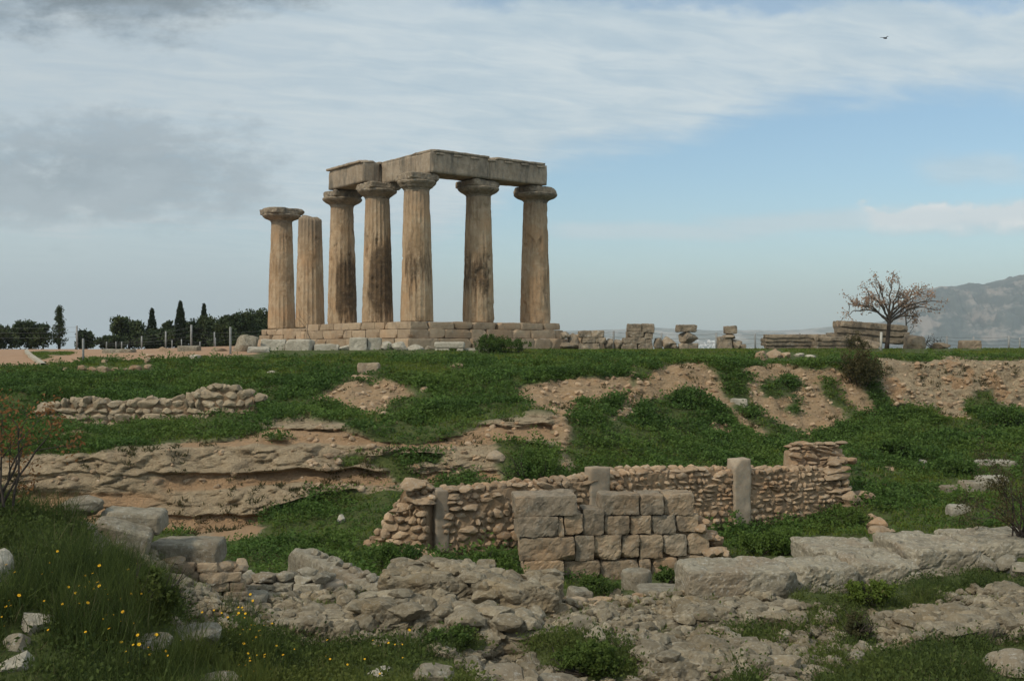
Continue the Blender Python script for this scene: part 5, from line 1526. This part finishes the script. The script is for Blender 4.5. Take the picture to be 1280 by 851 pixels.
# second, thinner bare tree and the twiggy bush behind
for (lab, u, v, d, ht, seed, nl, nm) in (('thin leafless tree half hidden behind the bare spreading tree', 1133, 437, 57, 2.9, 5, 2, 'bare_tree'), ('dark twiggy leafless bush right of the leaning brown boulder', 1160, 436, 55, 1.25, 6, 2, 'bare_bush')):
    e = empty(nm, P(u, v, d), lab, 'tree' if nm == 'bare_tree' else 'bush')
    rs = np.random.default_rng(seed); segs, tips = [], []
    b0 = P(u, v + 1, d)
    if nm == 'bare_tree':
        pts = [b0, b0 + np.array((0.02, 0, ht * .3)), b0 + np.array((-.03, 0, ht * .6)), b0 + np.array((0, 0, ht * .95))]
        V, Fc = tube(pts, [.05, .04, .03, .015], 7); obj('trunk', V, Fc, M['darkbark'], e)
        for k in range(11):
            z = ht * rs.uniform(.25, .9); a = rs.uniform(0, 6.28)
            branch(rs, b0 + np.array((0, 0, z)), unit(np.array((math.cos(a), math.sin(a), .5))), .02, .75, 1, segs, tips, .7, .2, 4, .6, (1, 3), .006)
    else:
        for k in range(16):
            a = rs.uniform(0, 6.28)
            branch(rs, b0 + np.array((rs.normal() * .35, rs.normal() * .2, 0)), unit(np.array((math.cos(a) * .9, math.sin(a) * .6, rs.uniform(.3, 1)))), .022, .62, 1, segs, tips, .7, .1, 4, .6, (1, 3), .007)
    limbs(segs, 4).build('branches', M['darkbark'], e)
    if nm == 'bare_tree':
        tp = np.array([t[0] for t in tips]); N = len(tp) * 4; c = np.repeat(tp, 4, 0) + rng.normal(size=(N, 3)) * .07; dd = randdir(N)
        V, Fc = leafmesh(c, dd, sidevec(dd), .09, .045); obj('leaves', V, Fc, M['dryleaf'], e, attrs={'tint': np.repeat(rng.random(N), 4)})


def crown(lobes, n, size, rs, droop=0.0):
    """leaf clumps through the volume of several uneven lobes"""
    c, dd = [], []
    vol = np.array([l[3] * l[4] * l[5] for l in lobes]); vol = vol / vol.sum()
    for l, w in zip(lobes, vol):
        k = max(20, int(n * w))
        nc = max(6, k // 26)
        cc = randdir(nc, rs) * (rs.random((nc, 1)) ** 0.42) * np.array(l[3:6]) + np.array(l[:3])
        q = np.repeat(cc, 26, 0); q = q + rs.normal(size=q.shape) * np.array(l[3:6]).min() * .16
        c.append(q)
    c = np.concatenate(c); N = len(c)
    d = unit(randdir(N, rs) + np.array((0, 0, -droop)))
    V, Fc = leafmesh(c, d, sidevec(d, rs), rs.uniform(.6, 1.3, N) * size, rs.uniform(.45, .8, N) * size)
    t = np.repeat(np.repeat(rs.random((N + 25) // 26 + 1), 26)[:N] * .6 + rs.random(N) * .4, 4)
    return V, Fc, t


TG = 'dark trees beyond the track left of the temple'


def far_tree(label, u0, u1, v0, kind, d=118, vb=437, lob=6, n=5200, seed=0):
    rs = np.random.default_rng(seed + 300)
    uc = (u0 + u1) / 2; b0 = P(uc, vb, d); W = (u1 - u0) / F * d; H = (vb - v0) / F * d
    nm = {'cyp': 'cypress_tree', 'pine': 'pine_tree', 'fir': 'conifer_tree'}[kind]
    e = empty(nm, b0, label, 'tree', TG)
    V, Fc = tube([b0 - np.array((0, 0, .4)), b0 + np.array((0, 0, H * .4)), b0 + np.array((.05, 0, H * .85))], [.16, .12, .03], 7); obj('trunk', V, Fc, M['darkbark'], e)
    if kind == 'cyp':
        z = rs.random(n) ** 1.25; r = (W / 2) * (np.sin(np.clip((z * .96 + .04), 0, 1) * math.pi * .5 + math.pi * .5)) ** .75 * (.85 + .25 * vn(np.stack((z * 9, z * 0 + seed, z * 0), -1)))
        a = rs.random(n) * 6.283; rr = r * rs.random(n) ** .4
        c = np.stack((np.cos(a) * rr, np.sin(a) * rr, z * H), -1) + b0
        d_ = unit(np.stack((np.cos(a) * .5, np.sin(a) * .5, np.ones(n)), -1) + rs.normal(size=(n, 3)) * .25)
        V, Fc = leafmesh(c, d_, sidevec(d_, rs), rs.uniform(.15, .34, n), rs.uniform(.08, .15, n)); t = np.repeat(rs.random(n), 4)
    elif kind == 'fir':
        c = []; 
        for k in range(46):
            z = .12 + .88 * (k / 46) ; a = rs.random() * 6.283; ln = W / 2 * (1.02 - z) ** 1.0 * rs.uniform(.5, 1.35)
            s = rs.random(n // 46)[:, None]
            c.append(np.array((0, 0, z * H)) + np.array((math.cos(a), math.sin(a), .12)) * ln * s + rs.normal(size=(n // 46, 3)) * (.08 + .10 * (1 - s)))
        c = np.concatenate(c) + b0; k = len(c); d_ = randdir(k, rs)
        V, Fc = leafmesh(c, d_, sidevec(d_, rs), rs.uniform(.14, .3, k), rs.uniform(.07, .14, k)); t = np.repeat(rs.random(k), 4)
    else:
        L_ = []
        for k in range(lob):
            fx = rs.uniform(-.36, .36); top = 1 - abs(fx) * rs.uniform(.35, 1.0)
            rz_ = H * rs.uniform(.18, .30)
            L_.append((b0[0] + fx * W, b0[1] + rs.uniform(-.5, .5) * W * .5, b0[2] + H * top - rz_, W * rs.uniform(.16, .27), W * .25, rz_))
        L_.append((b0[0], b0[1], b0[2] + H * .38, W * .46, W * .35, H * .36))
        V, Fc, t = crown(L_, n, .30, rs)
    obj('crown', V, Fc, M['cypress' if kind == 'cyp' else 'pine'], e, attrs={'tint': t})


far_tree('broad dark bushy tree at the far left edge of the skyline', -40, 30, 406, 'pine', 112, 437, 7, 7000, 1)
far_tree('rounded dark tree second from the left, beside the slender conifer', 8, 68, 400, 'pine', 115, 437, 7, 7000, 2)
far_tree('slender open conifer standing by itself with visible tiers of branches', 60, 88, 384, 'fir', 118, 437, 0, 2900, 3)
far_tree('small round dark tree just right of the tall fence post', 95, 120, 412, 'pine', 120, 437, 4, 2600, 4)
far_tree('low dark bushy tree at the left foot of the ragged pine', 122, 160, 419, 'pine', 114, 437, 5, 3600, 5)
far_tree('ragged-topped pine at the left of the tree group, with a spiky crest', 139, 184, 388, 'pine', 118, 437, 7, 7000, 6)
far_tree('shortest cypress, between the ragged pine and the flat-topped pine', 182, 198, 387, 'cyp', 122, 437, 0, 2600, 7)
far_tree('small flat-topped pine between the shortest and the tallest cypress', 194, 216, 397, 'pine', 120, 437, 4, 3600, 8)
far_tree('tallest cypress, sharply pointed, in the middle of the tree group', 217, 234, 378, 'cyp', 116, 437, 0, 3600, 9)
far_tree('pointed cypress top rising over the bushy trees right of the tallest', 246, 264, 381, 'cyp', 124, 437, 0, 3000, 10)
far_tree('wide dark tree below the right-hand cypress', 232, 276, 395, 'pine', 118, 437, 7, 7000, 11)
far_tree('rounded dark tree between the wide one and the temple side', 268, 308, 392, 'pine', 117, 437, 6, 6000, 12)
far_tree('dark tree nearest the temple, rising behind the leftmost column', 298, 346, 383, 'pine', 119, 437, 7, 7000, 13)
far_tree('dark low tree seen between the leftmost column and the broken one', 340, 378, 386, 'pine', 122, 437, 5, 5000, 14)
far_tree('low dark tree in the group behind the short fence posts', 165, 240, 408, 'pine', 117, 437, 8, 8000, 15)

far_tree('dense dark tree filling the gap between the cypresses and the wide tree', 212, 250, 401, 'pine', 121, 437, 6, 5200, 16)
far_tree('dense dark tree overlapping the one nearest the temple, slightly lower', 284, 330, 390, 'pine', 115, 437, 7, 6500, 17)
far_tree('loose bushy tree at the foot of the rounded tree near the temple', 256, 300, 404, 'pine', 113, 437, 6, 4500, 18)


# ------------------------------------------------------------------ shrubs
def shrub(label, u, v, w, h, mat='shrub', n=1800, leaf=.055, seed=0, name='shrub', cat='shrub', d=None, group=None, stems=10, dense=1.0):
    rs = np.random.default_rng(seed + 900)
    b0 = hit(u, v) if d is None else P(u, v, d)
    d = b0[1]; W = w / F * d; H = h / F * d
    e = empty(name, b0, label, cat, group)
    segs, tips = [], []
    for k in range(stems):
        a = rs.uniform(0, 6.28)
        branch(rs, b0 + np.array((rs.normal() * W * .12, rs.normal() * W * .1, -.03)), unit(np.array((math.cos(a) * W * .6, math.sin(a) * W * .5, H * rs.uniform(.6, 1.1)))), .012 + .006 * H, H * .65, 1, segs, tips, .6, .1, 4, .6, (1, 3), .003)
    limbs(segs, 4).build('stems', M['darkbark'], e)
    L_ = [(b0[0] + rs.uniform(-.3, .3) * W, b0[1] + rs.uniform(-.25, .25) * W, b0[2] + H * rs.uniform(.35, .68), W * rs.uniform(.18, .30), W * .25, H * rs.uniform(.22, .34)) for k in range(6)]
    L_.append((b0[0], b0[1], b0[2] + H * .3, W * .44, W * .36, H * .36))
    V, Fc, t = crown(L_, n, leaf, rs)
    obj('foliage', V, Fc, M[mat], e, attrs={'tint': t})
    return e


shrub('round dark green bush before the temple platform, right of the white stones', 624, 441, 78, 26, n=5200, leaf=.085, seed=1)
shrub('brownish upright bush in the gully below the fallen slabs', 1078, 482, 56, 50, 'drybush', 4200, .08, 2)
shrub('tall dry bush just left of the bare tree, before the fallen slabs', 1072, 442, 34, 30, 'drybush', 1600, .07, 3, d=51)
shrub('dark bush growing against the cliff foot right of the undercut', 662, 602, 70, 46, 'leafy', 4600, .065, 4)
shrub('dark green bush in the corner between the rubble wall and the ashlar wall', 622, 728, 64, 48, 'leafy', 4200, .055, 5)
shrub('low green bush at the foot of the ashlar wall, left of the drum', 748, 742, 60, 26, 'shrub', 2800, .05, 6)
shrub('green bush between the drum and the first huge slab', 838, 728, 40, 20, 'shrub', 1700, .05, 7)
shrub('leafy dark bush in front of the rubble wall under the third pillar', 962, 692, 96, 36, 'leafy', 5200, .07, 8)
shrub('dark bush at the end of the rubble wall above the tumbled stones', 1066, 662, 40, 30, 'leafy', 2200, .06, 9)
shrub('dark bush at the foot of the collapsed wall end', 500, 708, 60, 36, 'leafy', 3600, .055, 10)
shrub('tall tufted green broom at the edge of the left bank above the blocks', 192, 776, 62, 78, 'tallgrass', 4200, .05, 11)
shrub('leafy green plant between the huge slabs in the right-hand row', 1084, 752, 62, 34, 'grass', 2600, .045, 12)
shrub('greyish green tuft standing on the stony strip at lower right', 1072, 802, 34, 42, 'drybush', 1300, .035, 13)
shrub('leafy dark green weeds on the rubble at bottom centre', 735, 838, 110, 42, 'shrub', 4200, .04, 14)
shrub('bushy dark green weeds left of the heaped boulders', 560, 812, 62, 34, 'shrub', 2600, .04, 15)
shrub('grey-green bush uphill on the right-hand slope', 1200, 594, 60, 26, 'leafy', 2600, .08, 16)
shrub('dark green bush at the right edge below the earth cliff', 1266, 536, 46, 34, 'leafy', 3000, .09, 17)
shrub('grey-green rounded bush on the slope above the meadow blocks', 1118, 570, 50, 24, 'leafy', 2400, .08, 18)

# shrubs with rusty leaves at both edges
for (lab, u, v, d, ht, nst, lean, seed, nm, nl) in (('leggy shrub with rusty brown leaves on the left bank', 4, 622, 12.6, 1.15, 7, .5, 3, 'rusty_shrub', 9), ('brown leaved twiggy shrub at the right edge of the meadow', 1278, 668, 20.0, 1.5, 16, -.25, 4, 'brown_shrub', 18)):
    b0 = P(u, v, d); e = empty(nm, b0, lab, 'shrub'); rs = np.random.default_rng(seed); segs, tips = [], []
    for k in range(nst):
        a = rs.uniform(0, 6.28)
        branch(rs, b0 + np.array((rs.normal() * .06, rs.normal() * .06, -.1)), unit(np.array((math.cos(a) * .45 + lean * rs.uniform(.2, 1.2), math.sin(a) * .4, 1.0))), .017, ht * rs.uniform(.55, .85), 2, segs, tips, .55, .05, 5, .5, (1, 3), .0025)
    limbs(segs, 5).build('branches', M['darkbark'], e)
    tp = np.array([t[0] for t in tips]); N = len(tp) * nl; c = np.repeat(tp, nl, 0) + rng.normal(size=(N, 3)) * .055; dd = unit(randdir(N) + np.array((0, 0, -.4)))
    V, Fc = leafmesh(c, dd, sidevec(dd), rng.uniform(.035, .07, N), rng.uniform(.018, .034, N))
    obj('leaves', V, Fc, M['rust'] if nm == 'rusty_shrub' else M['drybush'], e, attrs={'tint': np.repeat(rng.random(N), 4)})
b0 = P(391, 432, 53); rs = np.random.default_rng(8); segs, tips = [], []
e = empty('sapling', b0, 'thin leafless sapling standing before the platform at the broken column', 'sapling')
branch(rs, b0, np.array((0, 0, 1.0)), .022, 1.1, 2, segs, tips, .5, .5, 5, .6, (1, 3), .006); limbs(segs, 5).build('stem', M['bark'], e)

# ------------------------------------------------------------------ ground cover
cellA = np.linalg.norm(np.cross(GP2[:-1, 1:] - GP2[:-1, :-1], GP2[1:, :-1] - GP2[:-1, :-1]), axis=-1)
cc = (GP2[:-1, :-1] + GP2[1:, 1:]) / 2
cu = 640 + F * cc[..., 0] / np.maximum(cc[..., 1], 8); cv = HV - F * cc[..., 2] / np.maximum(cc[..., 1], .5)
cveg = fld['veg'][:-1, :-1] + 0.7 * fld['dry'][:-1, :-1]
cd = cc[..., 1]
for (a, b_, c, e_) in EXCL:
    cveg[(cu > a - 1) & (cu < b_ + 1) & (cv > c) & (cv < e_) & (cd > 6)] *= 0.06
cveg[(cu > 120) & (cu < 300) & (cv > 640) & (cv < 770) & (cd > 13.4) & (cd < 17)] *= 0.12
cveg[(cu > 46) & (cu < 322) & (cv > 500) & (cv < 534) & (cd > 31) & (cd < 35)] *= 0.2
infr = np.where((cu > -90) & (cu < 1370) & (cv < 930), 1.0, np.where((cu > -420) & (cu < 1700) & (cv < 1050), .55, 0.0))


def sample(n, wgt, g):
    w = (wgt * cellA * infr).ravel(); w = w / w.sum()
    k = g.choice(len(w), n, p=w); i, j = np.divmod(k, cc.shape[1])
    a, b_ = g.random((2, n, 1))
    p = (GP2[i, j] * (1 - a) + GP2[i + 1, j] * a) * (1 - b_) + (GP2[i, j + 1] * (1 - a) + GP2[i + 1, j + 1] * a) * b_
    return p, NRM[i, j]


def stuff(name, V, Fc, mat, t, label, cat):
    o = obj(name, V, Fc, mat, attrs={'tint': t}); o['kind'] = 'stuff'; o['label'] = label; o['category'] = cat
    return o


g1 = np.random.default_rng(101)
# broad-leaved herbs in clumps over the slopes and the court
lum = fbm(cc * np.array((.55, .55, .3)) + 200, 4, .55)
leafw = cveg * sst(cd, 17.5, 20) * sst(cd, 47.0, 43.5) * (0.14 + sst(lum, -0.22, 0.25))
leafw = leafw * np.where((cv < 470) & (cu < 560), .22, np.where((cv < 452), .4, 1.0))
nC, nL = 18500, 32
p, nn = sample(nC, leafw, g1)
upv = unit(nn * .5 + np.array((0, 0, 1)))
rad = g1.uniform(.16, .42, nC); hgt = rad * g1.uniform(.35, .75, nC)
q = np.repeat(p, nL, 0); U_ = np.repeat(upv, nL, 0); rr_ = np.repeat(rad, nL)[:, None]; hh = np.repeat(hgt, nL)[:, None]
off = g1.normal(size=q.shape) * .55; off = off - U_ * np.sum(off * U_, 1)[:, None]
fr = np.linalg.norm(off, axis=1)[:, None]
pos = q + off * rr_ + U_ * hh * np.sqrt(np.maximum(0, 1 - np.minimum(fr, 1) ** 2)) * g1.uniform(.35, 1.0, (len(q), 1))
dl = unit(off * .9 + U_ * .25 + g1.normal(size=q.shape) * .45)
sd = unit(np.cross(dl, U_ + g1.normal(size=q.shape) * .35))
sz = g1.uniform(.05, .105, len(q)) * np.clip(np.repeat(p[:, 1], nL) / 34, .62, 1.1)
V, Fc = leafmesh(pos, dl, sd, sz, sz * g1.uniform(.6, .95, len(q)), U_)
tn = np.clip(np.repeat(g1.normal(.36, .20, nC) + .35 * fbm(p * .4 + 4, 3), nL) + g1.normal(0, .16, len(q)) + .18 * (np.minimum(fr[:, 0], 1) < .4), 0, .92)
stuff('ground_cover', V, Fc, M['leafy'], np.repeat(tn, 4), 'dark broad-leaved herbs covering the slopes and the sunken court', 'ground cover')


# taller coarse weeds standing out of the carpet
nC, nL = 1500, 22
p, nn = sample(nC, leafw * sst(fbm(cc * .8 + 300, 3), -.05, .3), g1)
hgt = g1.uniform(.22, .55, nC); q = np.repeat(p, nL, 0); hh = np.repeat(hgt, nL)
zf = g1.random(len(q)) ** .8; off = g1.normal(size=q.shape) * np.array((1, 1, 0)); off = unit(off)
pos = q + off * (.05 + .10 * (1 - zf[:, None])) + np.array((0, 0, 1.0)) * (hh * zf)[:, None]
dl = unit(off + np.array((0, 0, .35)) + g1.normal(size=q.shape) * .3); sz = g1.uniform(.09, .19, len(q)) * (1.15 - .6 * zf)
V, Fc = leafmesh(pos, dl, sidevec(dl, g1), sz, sz * .55)
stuff('coarse_weeds', V, Fc, M['leafy'], np.repeat(np.clip(np.repeat(g1.normal(.62, .2, nC), nL) + g1.normal(0, .12, len(q)), 0, .92), 4), 'taller coarse weeds standing out of the herbs on the slopes', 'weeds')


def blades(n, wgt, l0, l1, w0, w1, mat, name, label, seed, tm=.5, lean=.35, tuft=0):
    g = np.random.default_rng(seed)
    if tuft:
        p, nn = sample(n // tuft, wgt, g); p = np.repeat(p, tuft, 0) + g.normal(size=(len(p) * tuft, 3)) * np.array((.06, .06, .0)); tt = np.repeat(g.normal(tm, .27, n // tuft), tuft)
        k = np.repeat(g.uniform(.55, 1.25, n // tuft), tuft)
    else:
        p, nn = sample(n, wgt, g); tt = g.normal(tm, .22, n); k = np.ones(n)
    n = len(p)
    d = unit(np.array((0, 0, 1.0)) + g.normal(size=(n, 3)) * lean)
    sfac = np.clip(p[:, 1] / 20, .7, 1.6)
    k = k * np.where(p[:, 1] > 20, 1 - .5 * sst(p[:, 1], 40, 47), 1.0)
    V, Fc = leafmesh(p - np.array((0, 0, .02)), d, sidevec(d, g), g.uniform(l0, l1, n) * k, g.uniform(w0, w1, n) * sfac)
    t = np.clip(tt + g.normal(0, .1, n), 0, 1)
    # bend the tips over
    V = V.reshape(n, 4, 3); V[:, 2] += (g.normal(size=(n, 3)) * np.array((1, 1, .3)) * .22) * (g.uniform(l0, l1, n) * k)[:, None]
    stuff(name, V.reshape(-1, 3), Fc, M[mat], np.repeat(t, 4), label, 'grass')


dryw = cveg * sst(cd, 19, 21) * sst(cd, 62, 48)
topw = dryw * np.where(cv < 470, 1.0, np.where(cu > 1000, .7, .32))
blades(240000, topw, .08, .20, .018, .032, 'grass', 'slope_grass', 'bright short grass on the plateau edge and slopes', 55, .45, .45, 6)
nearw = cveg * sst(cd, 19.3, 18.6) * sst(cd, 6.5, 8)
blades(150000, nearw, .07, .24, .007, .015, 'tallgrass', 'bank_grass', 'dark grass and herbs on the near bank and between the ruins', 56, .42, .45, 8)
tallw = nearw * sst(fbm(cc * np.array((.9, .9, .4)) + 5, 3), -.05, .25) * (cu < 330) * (cd < 14.5)
blades(30000, tallw, .22, .50, .006, .011, 'tallgrass', 'tall_grass', 'tall fine grass standing on the near left bank', 57, .35, .20, 20)
# leafy herbs among the near grass
nC, nL = 7000, 26
p, nn = sample(nC, nearw, g1)
rad = g1.uniform(.08, .20, nC); q = np.repeat(p, nL, 0); rr_ = np.repeat(rad, nL)[:, None]
off = g1.normal(size=q.shape) * np.array((.6, .6, .5)); off[:, 2] = np.abs(off[:, 2])
pos = q + off * rr_; dl = unit(off + g1.normal(size=q.shape) * .6); sz = g1.uniform(.022, .055, len(q))
V, Fc = leafmesh(pos, dl, sidevec(dl, g1), sz, sz * g1.uniform(.4, .75, len(q)))
tn = np.clip(np.repeat(g1.normal(.42, .2, nC), nL) + g1.normal(0, .15, len(q)), 0, .92)
stuff('bank_herbs', V, Fc, M['tallgrass'], np.repeat(tn, 4), 'small leafy herbs growing through the near grass', 'herbs')
# sparse tufts on stones and rubble
rubw = fld['rubble'][:-1, :-1] * sst(cd, 19, 18) * sst(cd, 7, 8) * sst(fbm(cc * 1.3 + 90, 4), .05, .35)
blades(16000, rubw, .05, .15, .006, .012, 'grass', 'rubble_grass', 'thin tufts of grass among the rubble', 58, .5, .5, 10)
eaw = (fld['earth'] + fld['cliff'])[:-1, :-1] * sst(fbm(cc * 1.1 + 70, 4), .12, .35) * (np.abs(NRM[:-1, :-1, 2]) > .35)
blades(9000, eaw, .06, .18, .015, .03, 'drybush', 'bank_tufts', 'dry tufts of grass on the bare earth banks', 59, .5, .5, 12)


# ------------------------------------------------------------------ yellow flowers
def flower_mesh(seed, big):
    rs = np.random.default_rng(seed); mb = MB(); h = rs.uniform(.16, .30)
    top = np.array((rs.normal() * .03, rs.normal() * .03, h))
    V, Fc = tube([np.zeros(3), top * .5 + np.array((.01, 0, 0)), top], [.003, .0025, .002], 5)
    st = (V, Fc)
    r = big
    nrm = unit(np.array((rs.normal() * .3, -.5 + rs.normal() * .3, 1.0))); a = unit(np.cross(nrm, np.array((1, 0, .1)))); b_ = np.cross(nrm, a)
    for k in range(9):
        t = k / 9 * 6.283; d = math.cos(t) * a + math.sin(t) * b_ + nrm * .28; s = -math.sin(t) * a + math.cos(t) * b_
        mb.add(np.array((top, top + d * r * .55 + s * r * .28, top + d * r, top + d * r * .55 - s * r * .28)), [np.array([[0, 1, 2, 3]])])
    V, Fc = rock(top + nrm * .003, (r * .6, r * .6, r * .45), seed, None, 1); mb.add(V, Fc)
    return st, mb


protos = []
for k in range(5):
    st, mb = flower_mesh(k, (.013, .016, .011, .015, .018)[k])
    e = empty('yellow_flower', (0, 0, 0), '', 'flower', 'yellow flowers on the near left bank')
    obj('stem', st[0], st[1], M['stem'], e); mb.build('bloom', M['petal'], e)
    protos.append(e)
FL = [(180, 457), (147, 483), (113, 556), (212, 458), (310, 510), (325, 517), (336, 515), (355, 523), (338, 527), (253, 570), (290, 560), (306, 602), (395, 619), (384, 637), (218, 631), (500, 465), (458, 495), (480, 541), (461, 575), (485, 583), (520, 594), (375, 566), (362, 586), (342, 650), (326, 648), (308, 748), (388, 714), (398, 738), (480, 747), (490, 768), (482, 790), (450, 788), (449, 672), (457, 690), (611, 804), (610, 822), (655, 726), (709, 782), (578, 790), (568, 773), (541, 765), (866, 818), (840, 846), (889, 597), (908, 597), (922, 602), (927, 662), (918, 690), (905, 668), (811, 641), (782, 641), (872, 706), (24, 684), (52, 614), (72, 628), (4, 655), (42, 505), (88, 536), (400, 460), (270, 600), (340, 570), (382, 590), (700, 640), (898, 850), (912, 800), (936, 740), (945, 720), (940, 765), (860, 640), (890, 770), (160, 610), (345, 545)]
FL = [(x / 2.924, 560 + y / 2.924) for x, y in FL] + [(300 + x / 2.924, 560 + y / 2.924) for x, y in [(15, 597), (30, 597), (45, 600), (40, 680), (62, 705), (18, 700), (105, 657), (115, 690), (90, 810), (80, 808), (118, 826), (60, 745), (130, 760), (200, 760), (230, 664), (322, 798), (355, 790), (396, 836), (455, 824), (480, 720), (510, 735), (616, 735), (628, 740), (540, 776), (590, 790), (495, 842), (535, 846), (8, 760), (35, 800), (150, 800), (26, 830), (52, 690), (12, 660), (565, 752), (310, 740)]]
FR = random.Random(77)
for _ in range(36):
    k = FR.choice(FL[:70]); FL.append((k[0] + FR.gauss(0, 10), k[1] + FR.gauss(0, 9)))
first = {}
for i, (u, v) in enumerate(FL):
    pk = i % 5; pr = protos[pk]
    ht = 0.22
    p = hit(u, min(v + 12, 868))
    if p[1] > 18: continue
    if pk not in first: o = pr; first[pk] = 1
    else:
        o = pr.copy(); COL.objects.link(o)
        for ch in pr.children:
            c2 = ch.copy(); COL.objects.link(c2); c2.parent = o
    o.location = Vector(p); o.rotation_euler = (0, 0, FR.uniform(-.6, .6)); s = FR.uniform(.65, 1.1); o.scale = (s, s, s)
    o['label'] = 'small yellow flower growing in the dark grass of the near left bank'

# ------------------------------------------------------------------ a bird high on the right
bd = 60.0; bc = P(1106, 48, bd)
bird = empty('bird', bc, 'small dark bird flying high in the sky at upper right', 'bird')
mb = MB()
V, Fc = lathe((0, 0, 0), [(.004, -.16), (.03, -.10), (.045, -.02), (.042, .05), (.028, .10), (.03, .13), (.018, .16), (.003, .185)], 12)
V = V[:, [2, 0, 1]]; V = V @ rotz(.5).T; mb.add(V + bc, Fc)
for s in (-1, 1):
    W = []
    for i in range(7):
        f = i / 6; ch_ = .10 * (1 - f ** 1.6) + .012; y = s * (.03 + .21 * f); x = .02 - .10 * f * f
        z = .06 * math.sin(f * 2.4)
        W += [(x + ch_ / 2, y, z + .006), (x - ch_ / 2, y, z + .006), (x - ch_ / 2, y, z - .006), (x + ch_ / 2, y, z - .006)]
    W = np.array(W) @ rotz(.9).T + bc
    Fq = [(i * 4 + k, i * 4 + (k + 1) % 4, i * 4 + 4 + (k + 1) % 4, i * 4 + 4 + k) for i in range(6) for k in range(4)]
    mb.add(W, [np.array(Fq), np.array([[24, 25, 26, 27], [3, 2, 1, 0]])])
mb.build('body', M['feather'], bird)

# ------------------------------------------------------------------ the air
hz = bpy.data.materials.new('haze'); hz.use_nodes = True; nt = hz.node_tree; nt.nodes.clear()
ho = nt.nodes.new('ShaderNodeOutputMaterial'); pv = nt.nodes.new('ShaderNodeVolumePrincipled')
pv.inputs['Color'].default_value = (0.90, 0.96, 1.0, 1); pv.inputs['Density'].default_value = 0.00012; pv.inputs['Anisotropy'].default_value = 0.1
nt.links.new(pv.outputs[0], ho.inputs['Volume'])
hx, hy0, hy1, hz0, hz1 = 16500.0, -60.0, 9600.0, -110.0, 420.0
Vb = np.array([(x, y, z) for z in (hz0, hz1) for y in (hy0, hy1) for x in (-hx, hx)], float)
Fb = np.array([(0, 2, 3, 1), (4, 5, 7, 6), (0, 1, 5, 4), (2, 6, 7, 3), (0, 4, 6, 2), (1, 3, 7, 5)])
h = obj('haze', Vb, [Fb], hz, loc=(0, 0, 0), smooth=False); h['kind'] = 'stuff'; h['label'] = 'thin pale air haze over the whole view'; h['category'] = 'haze'
